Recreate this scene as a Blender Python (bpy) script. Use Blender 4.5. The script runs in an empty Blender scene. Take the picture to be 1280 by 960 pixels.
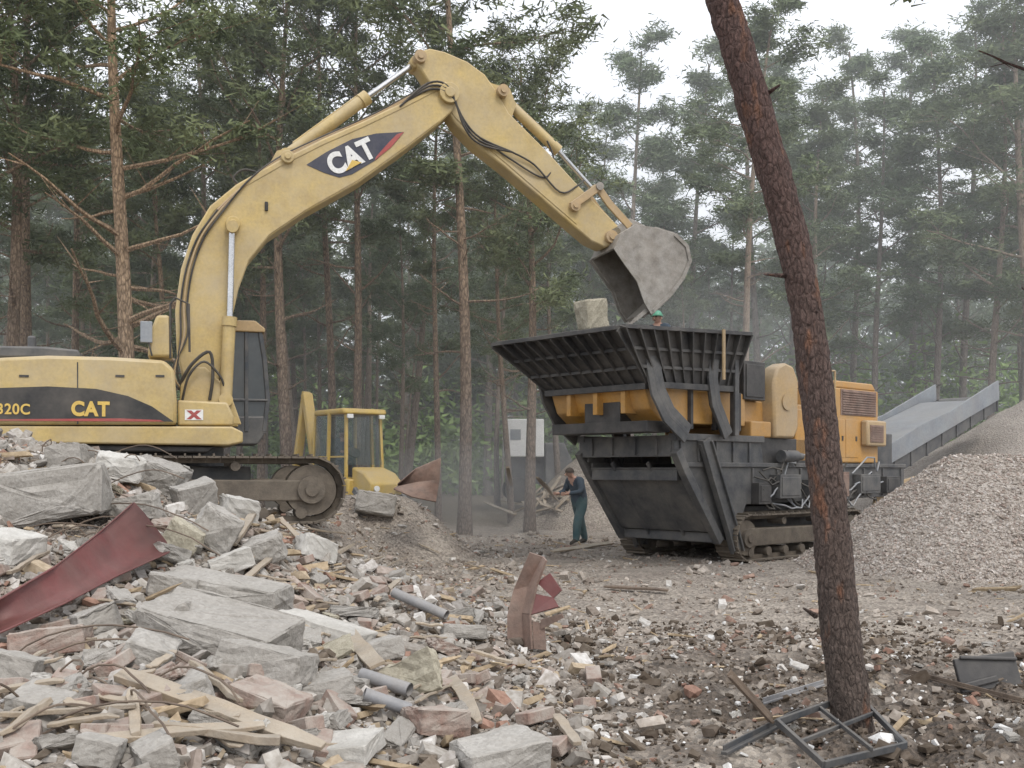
import bpy, bmesh, math, random
import numpy as np
from mathutils import Vector, Matrix, noise
random.seed(7); rng=np.random.default_rng(7)
D=bpy.data
col=bpy.context.scene.collection
# ---- survey: focal length (px of the photo), eye height, horizon row -----
F=1300.; CH=1.68; HV=588.
def W(u,v,Y): return Vector(((u-640)*Y/F, Y, CH+(HV-v)*Y/F))
class Frame:
    def __init__(s,ox,oy,oz,yaw):
        s.o=(ox,oy,oz); s.yaw=math.radians(yaw)
    def loc(s,u,v,y=0.):
        ox,oy,oz=s.o; c,sn=math.cos(s.yaw),math.sin(s.yaw); k=(u-640)/F
        x=(k*(oy+y*c)-ox+y*sn)/(c-k*sn)
        Y=oy+x*sn+y*c
        return Vector((x,y,CH+(HV-v)*Y/F-oz))
    def xz(s,pts,y=0.):
        return [(p.x,p.z) for p in (s.loc(u,v,y) for u,v in pts)]
# ------------------------------------------------------------ materials ---
def nn(nt,t,**k):
    n=nt.nodes.new(t)
    for a,b in k.items(): setattr(n,a,b)
    return n
def setin(n,i,v): n.inputs[i].default_value=v
def mixc(nt,fac,a,b,mode='MIX'):
    m=nn(nt,'ShaderNodeMix',data_type='RGBA',blend_type=mode)
    L=nt.links
    for idx,val in ((0,fac),(6,a),(7,b)):
        if isinstance(val,bpy.types.NodeSocket): L.new(val,m.inputs[idx])
        elif idx==0: m.inputs[0].default_value=val
        else: m.inputs[idx].default_value=(*val,1) if len(val)==3 else val
    return m.outputs[2]
def ramp(nt,src,a,b,ca=(0,0,0,1),cb=(1,1,1,1)):
    r=nn(nt,'ShaderNodeValToRGB'); e=r.color_ramp.elements
    e[0].position=a; e[1].position=b; e[0].color=ca; e[1].color=cb
    nt.links.new(src,r.inputs[0]); return r.outputs[0]
def noise_n(nt,vec,scale,detail=4,rough=.6):
    n=nn(nt,'ShaderNodeTexNoise'); setin(n,'Scale',scale); setin(n,'Detail',detail); setin(n,'Roughness',rough)
    nt.links.new(vec,n.inputs['Vector']); return n.outputs['Fac']
def base(name):
    m=D.materials.new(name); m.use_nodes=True; nt=m.node_tree
    return m,nt,nt.nodes['Principled BSDF'],nn(nt,'ShaderNodeTexCoord').outputs['Object']
def mat(name,c1,c2=None,scale=4,rough=.75,metal=0.,bump=.25,bscale=25,dust=0.,dustc=(.38,.33,.27),vary=0.,attr=None,specks=False):
    m,nt,b,co=base(name); L=nt.links
    c2=c2 or tuple(x*.65 for x in c1)
    if attr:
        a=nn(nt,'ShaderNodeVertexColor',layer_name=attr).outputs[0]
        f=ramp(nt,noise_n(nt,co,scale*4,2),.3,.7)
        c=mixc(nt,f,a,mixc(nt,1.,a,(.66,.63,.60),'MULTIPLY'))
    else:
        c=mixc(nt,ramp(nt,noise_n(nt,co,scale,3),.32,.72),c1,c2)
        fine=noise_n(nt,co,scale*9,3,.7)
        c=mixc(nt,.35,c,ramp(nt,fine,.25,.7,(.35,.35,.35,1),(1,1,1,1)),'MULTIPLY')
    if specks:
        v=nn(nt,'ShaderNodeTexVoronoi'); setin(v,'Scale',55); L.new(co,v.inputs['Vector'])
        sx=nn(nt,'ShaderNodeSeparateColor'); L.new(v.outputs['Color'],sx.inputs[0])
        c=mixc(nt,.5,c,ramp(nt,sx.outputs[0],.0,1.,(.55,.53,.5,1),(1.2,1.2,1.2,1)),'MULTIPLY')
    if vary:
        oi=nn(nt,'ShaderNodeObjectInfo')
        c=mixc(nt,vary,c,ramp(nt,oi.outputs['Random'],0,1,(.45,.42,.39,1),(1.,1.,1.,1)),'MULTIPLY')
    if dust:
        g=nn(nt,'ShaderNodeNewGeometry'); s=nn(nt,'ShaderNodeSeparateXYZ'); L.new(g.outputs['Normal'],s.inputs[0])
        up=ramp(nt,s.outputs[2],.0,1.)
        n2=ramp(nt,noise_n(nt,co,scale*.6,4,.7),.35,.7)
        ma=nn(nt,'ShaderNodeMath',operation='MULTIPLY_ADD'); L.new(up,ma.inputs[0]); ma.inputs[1].default_value=.55; L.new(n2,ma.inputs[2])
        mb_=nn(nt,'ShaderNodeMath',operation='MULTIPLY',use_clamp=True); L.new(ma.outputs[0],mb_.inputs[0]); mb_.inputs[1].default_value=dust
        c=mixc(nt,mb_.outputs[0],c,dustc)
    if attr:
        d=nn(nt,'ShaderNodeBsdfDiffuse'); L.new(c,d.inputs[0]); nt.nodes.remove(b); L.new(d.outputs[0],nt.nodes['Material Output'].inputs[0]); return m
    L.new(c,b.inputs['Base Color']); setin(b,'Roughness',rough); setin(b,'Metallic',metal)
    if bump:
        bp=nn(nt,'ShaderNodeBump'); setin(bp,'Strength',bump); setin(bp,'Distance',.03)
        L.new(noise_n(nt,co,bscale,4,.7),bp.inputs['Height']); L.new(bp.outputs[0],b.inputs['Normal'])
    return m
M={}
M['yellow']=mat('dusty_yellow_paint',(.58,.43,.165),(.44,.325,.14),2.6,.5,bump=.05,dust=.6,dustc=(.44,.37,.26))
M['yellow2']=mat('bright_yellow_paint',(.58,.39,.06),(.5,.34,.07),2,.5,bump=.05,dust=.4)
M['orange']=mat('orange_paint',(.58,.29,.05),(.46,.25,.07),2,.55,bump=.05,dust=.55,dustc=(.38,.29,.19))
M['tan']=mat('dusty_tan_paint',(.50,.34,.16),(.42,.30,.16),2,.6,bump=.05,dust=.45)
M['dark']=mat('dark_grey_steel',(.060,.064,.072),(.088,.09,.092),3,.6,.2,.1,dust=.42,dustc=(.28,.26,.23))
M['darker']=mat('black_steel',(.030,.030,.033),(.05,.049,.048),3,.55,.2,.1,dust=.32,dustc=(.22,.20,.18))
M['hopper']=mat('dusty_black_hopper_steel',(.040,.041,.045),(.06,.06,.062),2.5,.6,.2,.1,dust=.40,dustc=(.26,.24,.21))
M['track']=mat('muddy_track_steel',(.10,.085,.07),(.17,.14,.11),5,.8,.2,.3,dust=.5,dustc=(.26,.22,.17))
M['bucket']=mat('worn_dusty_bucket_steel',(.36,.34,.31),(.19,.17,.145),6,.5,.3,.25,dust=.4,dustc=(.44,.40,.35))
M['chrome']=mat('chrome_rod',(.6,.6,.6),(.5,.5,.5),3,.25,.9,0)
M['rubber']=mat('black_rubber',(.025,.025,.025),(.04,.038,.035),4,.7,0,.1,dust=.2)
M['greysteel']=mat('galvanised_grey_steel',(.30,.33,.36),(.22,.24,.27),2,.5,.3,.05,dust=.3)
M['navy']=mat('dark_blue_decal',(.035,.04,.07),(.03,.035,.06),3,.5,0,0,dust=.15)
M['blackdecal']=mat('black_decal',(.02,.02,.022),(.03,.03,.03),3,.5,0,0,dust=.18)
M['reddecal']=mat('red_decal',(.40,.06,.06),(.33,.07,.06),3,.5,0,0,dust=.2)
M['white']=mat('white_paint',(.82,.82,.80),(.75,.75,.73),3,.5,0,.02)
M['letteryellow']=mat('yellow_lettering',(.72,.5,.12),(.66,.45,.12),3,.5,0,0)
M['glass']=mat('dark_window_glass',(.03,.04,.045),(.05,.06,.065),1,.08,0,0,dust=.10)
M['concrete']=mat('broken_concrete',(.46,.44,.41),(.28,.265,.24),4,.95,0,.45,28,dust=.35,dustc=(.44,.41,.37),vary=.45,specks=True)
M['plaster']=mat('pale_plaster',(.64,.62,.58),(.46,.44,.40),5,.95,0,.3,28,vary=.25)
M['beige']=mat('beige_block',(.48,.44,.35),(.38,.35,.27),4,.95,0,.3,30,specks=True)
M['brick']=mat('red_brick',(.32,.18,.14),(.33,.26,.22),9,.95,0,.4,40,dust=.75,dustc=(.40,.355,.31),vary=.45,specks=True)
M['wood']=mat('splintered_timber',(.46,.36,.25),(.29,.23,.17),6,.85,0,.35,30,dust=.5,dustc=(.42,.38,.32),vary=.55)
M['redsteel']=mat('maroon_primer_steel',(.17,.035,.035),(.10,.03,.028),3,.5,.1,.15,dust=.35,dustc=(.25,.15,.13))
M['rust']=mat('rusty_pink_steel',(.28,.18,.14),(.16,.11,.09),5,.8,.1,.3,dust=.45,dustc=(.38,.30,.25))
M['pipe']=mat('grey_plastic_pipe',(.28,.29,.31),(.2,.2,.21),5,.5,0,.1,dust=.3)
M['slate']=mat('bluegrey_painted_steel',(.055,.065,.078),(.05,.055,.062),5,.5,.2,.1,dust=.25)
M['wire']=mat('rusty_wire',(.20,.15,.11),(.12,.09,.07),5,.8)
M['rubble']=mat('mixed_rubble',(1,1,1),scale=6,attr='Col')
M['skin']=mat('skin',(.5,.3,.22),(.45,.27,.2),5,.6,0,0)
M['jacket']=mat('dark_blue_jacket',(.045,.065,.09),(.055,.075,.095),6,.9,0,.1)
M['trouser']=mat('blue_green_work_trousers',(.045,.11,.125),(.035,.08,.095),6,.9,0,.1,dust=.15)
M['boot']=mat('dark_boots',(.03,.025,.02),(.05,.04,.03),6,.8,0,.1)
M['helmet']=mat('green_hard_hat',(.10,.35,.22),(.09,.3,.2),6,.4,0,0)
M['hair']=mat('brown_hair',(.06,.04,.03),(.04,.03,.02),10,.8)
def bark(name,lo,up,z0,z1,bs=.8,vs=16,cf=.75,zs=.32,patch=None):
    m,nt,b,co=base(name); L=nt.links
    s=nn(nt,'ShaderNodeSeparateXYZ'); L.new(co,s.inputs[0])
    mr=nn(nt,'ShaderNodeMapRange'); L.new(s.outputs[2],mr.inputs[0]); setin(mr,1,z0); setin(mr,2,z1)
    c=mixc(nt,mr.outputs[0],lo,up)
    mp=nn(nt,'ShaderNodeMapping'); L.new(co,mp.inputs[0]); mp.inputs['Scale'].default_value=(1,1,zs)
    if patch: c=mixc(nt,ramp(nt,noise_n(nt,mp.outputs[0],5.5,3,.6),.60,.68),c,patch)
    n=noise_n(nt,mp.outputs[0],vs*1.5,4,.75)
    c=mixc(nt,1.,c,ramp(nt,n,.3,.72,(.35,.32,.30,1),(1.45,1.4,1.38,1)),'MULTIPLY')
    if bs:
        v=nn(nt,'ShaderNodeTexVoronoi',feature='DISTANCE_TO_EDGE'); L.new(mp.outputs[0],v.inputs['Vector']); setin(v,'Scale',vs)
        crack=ramp(nt,v.outputs['Distance'],.0,.2)
        c=mixc(nt,cf,c,mixc(nt,crack,(.3,.27,.25),(1,1,1)),'MULTIPLY')
        h=nn(nt,'ShaderNodeMath',operation='MULTIPLY_ADD'); L.new(crack,h.inputs[0]); h.inputs[1].default_value=cf; L.new(n,h.inputs[2])
        bp=nn(nt,'ShaderNodeBump'); setin(bp,'Strength',bs); setin(bp,'Distance',.03); L.new(h.outputs[0],bp.inputs['Height']); L.new(bp.outputs[0],b.inputs['Normal'])
    oi=nn(nt,'ShaderNodeObjectInfo')
    c=mixc(nt,.35,c,ramp(nt,oi.outputs['Random'],0,1,(.4,.4,.42,1),(1,1,1,1)),'MULTIPLY')
    L.new(c,b.inputs['Base Color']); setin(b,'Roughness',.95)
    return m
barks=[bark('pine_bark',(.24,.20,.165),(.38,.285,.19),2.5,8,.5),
       bark('pine_bark_mid_haze_tint',(.23,.20,.17),(.31,.25,.19),3,8,0),  # distance haze painted in: mid and far bark greyer than near bark
       bark('pine_bark_far_haze_tint',(.26,.235,.21),(.32,.28,.235),3,8,0)]
bark_tan=bark('tan_pine_bark',(.36,.29,.215),(.48,.35,.22),2.5,8,.5)
bark_fg=bark('reddish_pine_bark',(.135,.108,.092),(.135,.085,.075),0,4,1.,34,.4,.4,patch=(.24,.125,.08))
def leafmat(name,a,b_):
    m,nt,b,co=base(name); L=nt.links
    c=mixc(nt,ramp(nt,noise_n(nt,co,.8,1,.6),.35,.65),a,b_)
    oi=nn(nt,'ShaderNodeObjectInfo')
    c=mixc(nt,.4,c,ramp(nt,oi.outputs['Random'],0,1,(.65,.7,.62,1),(1.15,1.12,1.,1)),'MULTIPLY')
    d=nn(nt,'ShaderNodeBsdfDiffuse'); L.new(c,d.inputs[0]); nt.nodes.remove(b)
    L.new(d.outputs[0],nt.nodes['Material Output'].inputs[0])
    return m
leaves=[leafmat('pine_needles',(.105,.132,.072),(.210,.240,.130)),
        leafmat('pine_needles_mid_haze_tint',(.12,.155,.09),(.215,.255,.145)),  # haze put into the colour: needles paler with each distance band
        leafmat('pine_needles_far_haze_tint',(.16,.21,.13),(.24,.29,.18))]
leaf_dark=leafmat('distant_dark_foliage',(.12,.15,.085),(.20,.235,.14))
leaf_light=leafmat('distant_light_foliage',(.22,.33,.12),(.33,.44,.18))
# --------------------------------------------------------- mesh builder ---
def finish(o,parent=None,label=None,cat=None,kind=None,group=None):
    if o.name not in col.objects: col.objects.link(o)
    if parent is not None: o.parent=parent
    if label: o['label']=label
    if cat: o['category']=cat
    if kind: o['kind']=kind
    if group: o['group']=group
    return o
class MB:
    def __init__(s): s.V=[];s.F=[];s.M=[]
    def add(s,vs,fs,m=0):
        n=len(s.V); s.V+= [tuple(v) for v in vs]; s.F+=[tuple(i+n for i in f) for f in fs]; s.M+=[m]*len(fs)
    def box(s,c,sz,m=0,rot=None):
        c=Vector(c); vs=[]
        for dx in(-.5,.5):
            for dy in(-.5,.5):
                for dz in(-.5,.5):
                    p=Vector((dx*sz[0],dy*sz[1],dz*sz[2]))
                    if rot is not None: p=rot@p
                    vs.append(c+p)
        s.add(vs,[(0,1,3,2),(4,6,7,5),(0,4,5,1),(2,3,7,6),(0,2,6,4),(1,5,7,3)],m)
    def bb(s,x0,x1,y0,y1,z0,z1,m=0): s.box(((x0+x1)/2,(y0+y1)/2,(z0+z1)/2),(abs(x1-x0),abs(y1-y0),abs(z1-z0)),m)
    def prism(s,pts,y0,y1,m=0):
        n=len(pts); vs=[(x,y0,z) for x,z in pts]+[(x,y1,z) for x,z in pts]
        fs=[tuple(range(n)),tuple(range(2*n-1,n-1,-1))]+[(i,i+n,(i+1)%n+n,(i+1)%n) for i in range(n)]
        s.add(vs,fs,m)
    def plate(s,pts,t,m=0):
        pts=[Vector(p) for p in pts]; nrm=(pts[1]-pts[0]).cross(pts[2]-pts[0]).normalized()*t
        n=len(pts); vs=pts+[p+nrm for p in pts]
        fs=[tuple(range(n-1,-1,-1)),tuple(range(n,2*n))]+[(i,(i+1)%n,(i+1)%n+n,i+n) for i in range(n)]
        s.add(vs,fs,m)
    def sweep(s,path,sec,scales=None,m=0,up=(0,0,1),close=True):
        path=[Vector(p) for p in path]; k=len(sec); vs=[]
        t0=(path[1]-path[0]).normalized(); u=Vector(up)
        if abs(t0.dot(u))>.95: u=Vector((0,1,0))
        a=t0.cross(u).normalized()
        for i,p in enumerate(path):
            t=(path[min(i+1,len(path)-1)]-path[max(i-1,0)]).normalized()
            a=(a-t*a.dot(t)).normalized(); b=a.cross(t)
            sc=scales[i] if scales else 1.
            for q in sec: vs.append(p+a*q[0]*sc+b*q[1]*sc)
        fs=[]
        for i in range(len(path)-1):
            for j in range(k):
                fs.append((i*k+j,i*k+(j+1)%k,(i+1)*k+(j+1)%k,(i+1)*k+j))
        if close: fs+= [tuple(range(k-1,-1,-1)),tuple(range((len(path)-1)*k,len(path)*k))]
        s.add(vs,fs,m)
    def tube(s,path,r,n=8,m=0):
        sec=[(math.cos(2*math.pi*i/n),math.sin(2*math.pi*i/n)) for i in range(n)]
        s.sweep(path,sec,r if isinstance(r,(list,tuple)) else [r]*len(path),m)
    def cyl(s,p0,p1,r,n=16,m=0,r1=None): s.tube([p0,p1],[r,r if r1 is None else r1],n,m)
    def beam(s,p0,p1,w,h,m=0):
        s.sweep([p0,p1],[(-w/2,-h/2),(w/2,-h/2),(w/2,h/2),(-w/2,h/2)],None,m)
    def ribbon(s,pts,w,y0,y1,m=0):
        P=[Vector((x,0,z)) for x,z in pts]; A=[];B=[]
        for i,p in enumerate(P):
            t=(P[min(i+1,len(P)-1)]-P[max(i-1,0)]).normalized(); nr=Vector((-t.z,0,t.x))*w/2
            A.append(((p+nr).x,(p+nr).z)); B.append(((p-nr).x,(p-nr).z))
        s.prism(A+B[::-1],y0,y1,m)
    def obj(s,name,mats,parent=None,smooth=False,bevel=0,**k):
        me=D.meshes.new(name); me.from_pydata(s.V,[],s.F); 
        for m_ in (mats if isinstance(mats,(list,tuple)) else [mats]): me.materials.append(m_)
        me.polygons.foreach_set('material_index',s.M)
        bm=bmesh.new(); bm.from_mesh(me); bmesh.ops.recalc_face_normals(bm,faces=bm.faces); bm.to_mesh(me); bm.free()
        if smooth:
            me.polygons.foreach_set('use_smooth',[True]*len(me.polygons)); me.set_sharp_from_angle(angle=math.radians(40))
        o=D.objects.new(name,me)
        if bevel:
            b=o.modifiers.new('bevel','BEVEL'); b.width=bevel; b.segments=2; b.limit_method='ANGLE'
        return finish(o,parent,**k)
def empty(name,loc,yaw=0,**k):
    o=D.objects.new(name,None); o.location=loc; o.rotation_euler=(0,0,math.radians(yaw)); o.empty_display_size=.3
    return finish(o,**k)
def tri_mesh(name,V,Fc,mats,cols=None):
    me=D.meshes.new(name); me.from_pydata(V.tolist(),[],Fc.tolist())
    for m_ in mats: me.materials.append(m_)
    if cols is not None:
        a=me.color_attributes.new('Col','FLOAT_COLOR','POINT')
        a.data.foreach_set('color',np.hstack([cols,np.ones((len(cols),1))]).astype(np.float32).ravel())
    return me
# ------------------------------------------------------------- terrain ----
def S(t):
    t=0. if t<0 else (1. if t>1 else t); return t*t*(3-2*t)
def segd(x,y,ax,ay,bx,by):
    dx,dy=bx-ax,by-ay; t=max(0,min(1,((x-ax)*dx+(y-ay)*dy)/(dx*dx+dy*dy)))
    return math.hypot(x-ax-t*dx,y-ay-t*dy)
def mound(x,y):
    return (1.95*math.exp(-(((x+5.7)/3.2)**2+((y-10.2)/3.3)**2))
      +.5*math.exp(-(((x+2.3)/1.9)**2+((y-5.6)/2.3)**2))
      +.35*math.exp(-(((x+2.1)/1.6)**2+((y-10.5)/2.5)**2))
      +.56*math.exp(-(((x+5.2)/2.1)**4+((y-12.5)/1.4)**2)))
def plateau(x,y): return .9*S((-1.9-x)/1.3)*S((y-11.3)/1.8)*S((24-y)/4)
def heaps(x,y):
    a=2.18-math.sqrt((.80*segd(x,y,7.7,18,11.5,17.4))**2+.06)
    b=4.15-math.sqrt((.62*math.hypot(x-15.0,y-28.8))**2+.05)
    b2=3.3-math.sqrt((.6*segd(x,y,17,27,26,26))**2+.05)
    return max(a,b,b2,0)
def backheap(x,y):
    a=2.5-math.sqrt((1.0*math.hypot(x-2.3,y-31))**2+.03)
    b=1.35-math.sqrt((.8*segd(x,y,-3.6,20.5,-2.3,20.5))**2+.03)
    return max(a,b,0)
def hfun(x,y,fine=True):
    m=mound(x,y); h=max(m,plateau(x,y)); g=heaps(x,y); k=backheap(x,y)
    h=max(h,g,k)
    n=noise.fractal(Vector((x*.9,y*.9,0)),.85,2.1,5) if y<45 and abs(x)<40 else noise.noise(Vector((x*.1,y*.1,0)))
    amp=.06+.10*min(1,m)+(.05 if k>.05 else 0)+(.02 if g>.05 else 0)
    r=h+n*amp+.5*S((y-30)/30)
    soil=S((x-.2)/1.2)*S((10.5-y)/2) if y<10.5 else 0
    if soil>0: r+=soil*.10*noise.fractal(Vector((x*2.6,y*2.6,5)),.7,2.,4)
    return r
def ground_at(u,v):
    Y=3.2
    while Y<60:
        p=W(u,v,Y)
        if p.z<=hfun(p.x,p.y): return p
        Y+=.03
    return W(u,v,20)
def axis(a,b,st,out):
    c=list(np.arange(a,b,st)); lo=[];x=a;d=st
    while x>-out: d*=1.18; x-=d; lo.append(x)
    hi=[];x=b;d=st
    while x<out: d*=1.18; x+=d; hi.append(x)
    return lo[::-1]+c+hi
xs=axis(-11,17,.08,700)
ys=list(np.arange(2,12,.055))+[y for y in axis(12,33,.09,700) if y>12]
low=[];y=2;d=.055
while y>-700: d*=1.2; y-=d; low.append(y)
ys=low[::-1]+ys
nx,ny=len(xs),len(ys)
V=[];C=[]
for y in ys:
    for x in xs:
        V.append((x,y,hfun(x,y)))
        g=heaps(x,y)
        soil=S((x-.1)/1.5)*S((10.8-y)/2.5)
        gr_shade=(1. if y<22.5 else .45) if g>.02 else 0.  # rear heaps: shadow painted in as weaker gravel tint, darker and browner
        fo=max(S((y-29)/5),S((abs(x-2)-20)/8)) if g<.02 else 0
        C.append((soil,gr_shade,fo,1))
Fc=[(j*nx+i,j*nx+i+1,(j+1)*nx+i+1,(j+1)*nx+i) for j in range(ny-1) for i in range(nx-1)]
me=D.meshes.new('ground'); me.from_pydata(V,[],Fc)
me.polygons.foreach_set('use_smooth',[True]*len(me.polygons))
a=me.color_attributes.new('mask','FLOAT_COLOR','POINT'); a.data.foreach_set('color',np.array(C,dtype=np.float32).ravel())
m,nt,b,co=base('dusty_site_ground'); L=nt.links
sep=nn(nt,'ShaderNodeSeparateColor'); L.new(nn(nt,'ShaderNodeVertexColor',layer_name='mask').outputs[0],sep.inputs[0])
n1=noise_n(nt,co,1.2,5,.65); n2=noise_n(nt,co,14,4,.7)
def vor(scale):
    v=nn(nt,'ShaderNodeTexVoronoi'); setin(v,'Scale',scale); L.new(co,v.inputs['Vector']); return v
v1=vor(26)
s1=nn(nt,'ShaderNodeSeparateColor'); L.new(v1.outputs['Color'],s1.inputs[0])
dirt=mixc(nt,ramp(nt,n1,.35,.68),(.375,.335,.29),(.25,.215,.185))
dirt=mixc(nt,.7,dirt,ramp(nt,s1.outputs[0],0,1,(.45,.43,.41,1),(1.35,1.32,1.28,1)),'MULTIPLY')
soil=mixc(nt,ramp(nt,n2,.35,.7),(.075,.060,.048),(.175,.142,.115))
soil=mixc(nt,.5,soil,ramp(nt,s1.outputs[0],.2,1,(.6,.58,.56,1),(1.5,1.45,1.4,1)),'MULTIPLY')
nm=ramp(nt,n1,.36,.52)
fac=nn(nt,'ShaderNodeMath',operation='MULTIPLY'); L.new(sep.outputs[0],fac.inputs[0]); L.new(nm,fac.inputs[1])
c=mixc(nt,fac.outputs[0],dirt,soil)
grav=mixc(nt,s1.outputs[1],(.33,.285,.25),(.50,.455,.41))
c=mixc(nt,sep.outputs[1],c,grav)
fl=mixc(nt,ramp(nt,n2,.3,.7),(.15,.12,.085),(.22,.18,.13))
c=mixc(nt,sep.outputs[2],c,fl)
L.new(c,b.inputs['Base Color']); setin(b,'Roughness',1.)
ad=nn(nt,'ShaderNodeMath',operation='ADD'); L.new(v1.outputs['Distance'],ad.inputs[0]); L.new(n2,ad.inputs[1])
bp=nn(nt,'ShaderNodeBump'); setin(bp,'Strength',.8); setin(bp,'Distance',.05); L.new(ad.outputs[0],bp.inputs['Height']); L.new(bp.outputs[0],b.inputs['Normal'])
me.materials.append(m)
finish(D.objects.new('ground',me),kind='structure',label='dusty ground of crushed brick, soil and gravel heaps')
# ------------------------------------------------------ rubble templates --
def hull(seed,corner=.22,extra=3):
    r=random.Random(seed); bm=bmesh.new()
    for sx in(-1,1):
        for sy in(-1,1):
            for sz in(-1,1):
                bm.verts.new([.5*q*(1-r.random()*corner*2) for q in(sx,sy,sz)])
    for _ in range(extra):
        p=[r.uniform(-.5,.5) for _ in range(3)]; p[r.randrange(3)]=r.choice((-.53,.53)); bm.verts.new(p)
    res=bmesh.ops.convex_hull(bm,input=bm.verts)
    bmesh.ops.delete(bm,geom=[v for v in bm.verts if not v.link_faces],context='VERTS')
    bmesh.ops.triangulate(bm,faces=bm.faces)
    bm.verts.index_update()
    V=np.array([v.co[:] for v in bm.verts]); Fx=np.array([[v.index for v in f.verts] for f in bm.faces]); bm.free()
    return V,Fx
TPL=[hull(i) for i in range(14)]
STN=[hull(100+i,.35,1) for i in range(8)]
PAL={'rubble':[((.44,.415,.38),6.5),((.52,.49,.46),2.4),((.33,.305,.275),3.2),((.36,.23,.18),1.2),((.40,.34,.30),2.4),((.66,.64,.61),1.4),((.22,.185,.15),2.0),((.46,.38,.28),1.1)],
     'ground':[((.44,.395,.35),4),((.36,.32,.28),4),((.35,.245,.20),1.2),((.62,.60,.57),1.1),((.24,.205,.175),2.)],
     'gravel':[((.50,.455,.41),5),((.43,.385,.345),4),((.34,.295,.26),2),((.45,.375,.335),2.2),((.60,.56,.53),1.8)],
     'soil':[((.095,.076,.06),6),((.14,.115,.092),5),((.20,.165,.135),2.5),((.76,.76,.75),1.3),((.30,.19,.15),.6),((.40,.36,.32),1.3)]}
def stuff(name,pts,sizes,pal,tpl,flat,label,sink=.2,ln_=1.):
    P=PAL[pal]; cc=np.array([p[0] for p in P]); w=np.array([p[1] for p in P]); w=w/w.sum()
    Vs=[];Fs=[];Cs=[];off=0
    for (x,y),s in zip(pts,sizes):
        T,Fx=tpl[rng.integers(len(tpl))]
        lf=3. if (ln_>1 and rng.random()<.07) else 1.
        sc=np.array([s*rng.uniform(.8,1.9)*lf,s*rng.uniform(.6,1.1)/lf**.5,s*rng.uniform(*flat)/lf**.3])
        R=np.array((Matrix.Rotation(rng.uniform(0,6.28),3,'Z')@Matrix.Rotation(rng.normal(0,.5),3,'X')@Matrix.Rotation(rng.normal(0,.5 if lf==1 else .25),3,'Y')))
        z=hfun(x,y)+s*sink
        Vs.append((T*sc)@R.T+np.array([x,y,z])); Fs.append(Fx+off); off+=len(T)
        c_=(cc[rng.choice(len(cc),p=w)] if lf==1 else np.array([.45,.36,.25]))*rng.uniform(.8,1.15); Cs.append(np.repeat(c_[None],len(T),0))
    me=tri_mesh(name,np.vstack(Vs),np.vstack(Fs),[M['rubble']],np.vstack(Cs))
    return finish(D.objects.new(name,me),kind='stuff',label=label)
def rubmask(x,y):
    m=mound(x,y)
    e=S((.6-x)/1.2) if y<8 else S((.3-x)/1.6+.15)
    return max(min(1,m*2.5),.9*e if y<13 else .6*e, .9 if backheap(x,y)>.05 and y<25 else 0)
pts=[];sz=[]
while len(pts)<21000:
    y=rng.uniform(3.6,23)if rng.random()<.25 else rng.uniform(3.6,13.2); x=rng.uniform(-.56*y-.5,.8)
    if rng.random()<rubmask(x,y):
        pts.append((x,y)); sz.append(min(.15,float(np.exp(rng.normal(-3.38,.62)))))
stuff('rubble',pts,sz,'rubble',TPL,(.25,.75),'heap of broken concrete, brick and plaster rubble',ln_=2)
pts=[];sz=[]
while len(pts)<13500:
    y=rng.uniform(6.5,27); x=rng.uniform(-.25*y,.5*y)
    if heaps(x,y)>.05: continue
    d=1.0 if x<1.2 else .6
    if noise.noise(Vector((x*.7,y*.7,3)))>-.3 and rng.random()<d:
        pts.append((x,y)); sz.append(min(.14,float(np.exp(rng.normal(-3.75,.65)))))
stuff('scattered_debris',pts,sz,'ground',TPL,(.3,.8),'small brick and stone debris scattered on dirt',ln_=2)
pts=[];sz=[]
while len(pts)<24000:
    y=rng.uniform(14,21.5); x=rng.uniform(4.4,min(.52*y,14))
    if heaps(x,y)>.0: pts.append((x,y)); sz.append(float(np.exp(rng.normal(-3.6,.35))))
stuff('gravel',pts,sz,'gravel',STN,(.6,1.),'crushed brick and concrete gravel heap')
pts=[];sz=[]
while len(pts)<13000:
    y=rng.uniform(4.5,11.5); x=rng.uniform(-.4,.52*y)
    q=noise.noise(Vector((x*1.1,y*1.1,9)))
    if q>-.2 or rng.random()<.35: pts.append((x,y)); sz.append(min(.12,float(np.exp(rng.normal(-4.3 if rng.random()<.95 else -3.1,.5)))))
stuff('soil_clods',pts,sz,'soil',TPL,(.4,.9),'dark soil clods mixed with white plaster bits')
# --------------------------------------------------- individual debris ----
def chunk_mesh(seed,sx,sy,sz,mt,amp=.02,corner=.1):
    V_,F_=hull(1000+seed,corner,3); bm=bmesh.new()
    vs=[bm.verts.new((v[0]*sx,v[1]*sy,v[2]*sz)) for v in V_]
    for f in F_: bm.faces.new([vs[i] for i in f])
    bmesh.ops.dissolve_limit(bm,angle_limit=.10,verts=bm.verts,edges=bm.edges)
    bmesh.ops.bevel(bm,geom=list(bm.edges),offset=min(sx,sy,sz)*.05,segments=1,affect='EDGES')
    bmesh.ops.triangulate(bm,faces=bm.faces)
    bmesh.ops.subdivide_edges(bm,edges=bm.edges,cuts=4,use_grid_fill=True)
    bm.normal_update()
    for v in bm.verts:
        p=v.co*5+Vector((seed*3.1,0,0)); q=v.co*19+Vector((0,seed,0)); q2=v.co*48
        ridge=abs(noise.noise(p))
        v.co+=v.normal*(-ridge*amp*1.3+noise.noise(q)*amp*.55+noise.noise(q2)*amp*.3)
    bmesh.ops.recalc_face_normals(bm,faces=bm.faces)
    me=D.meshes.new('concrete_chunk'); bm.to_mesh(me); bm.free(); me.materials.append(mt); return me
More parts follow.
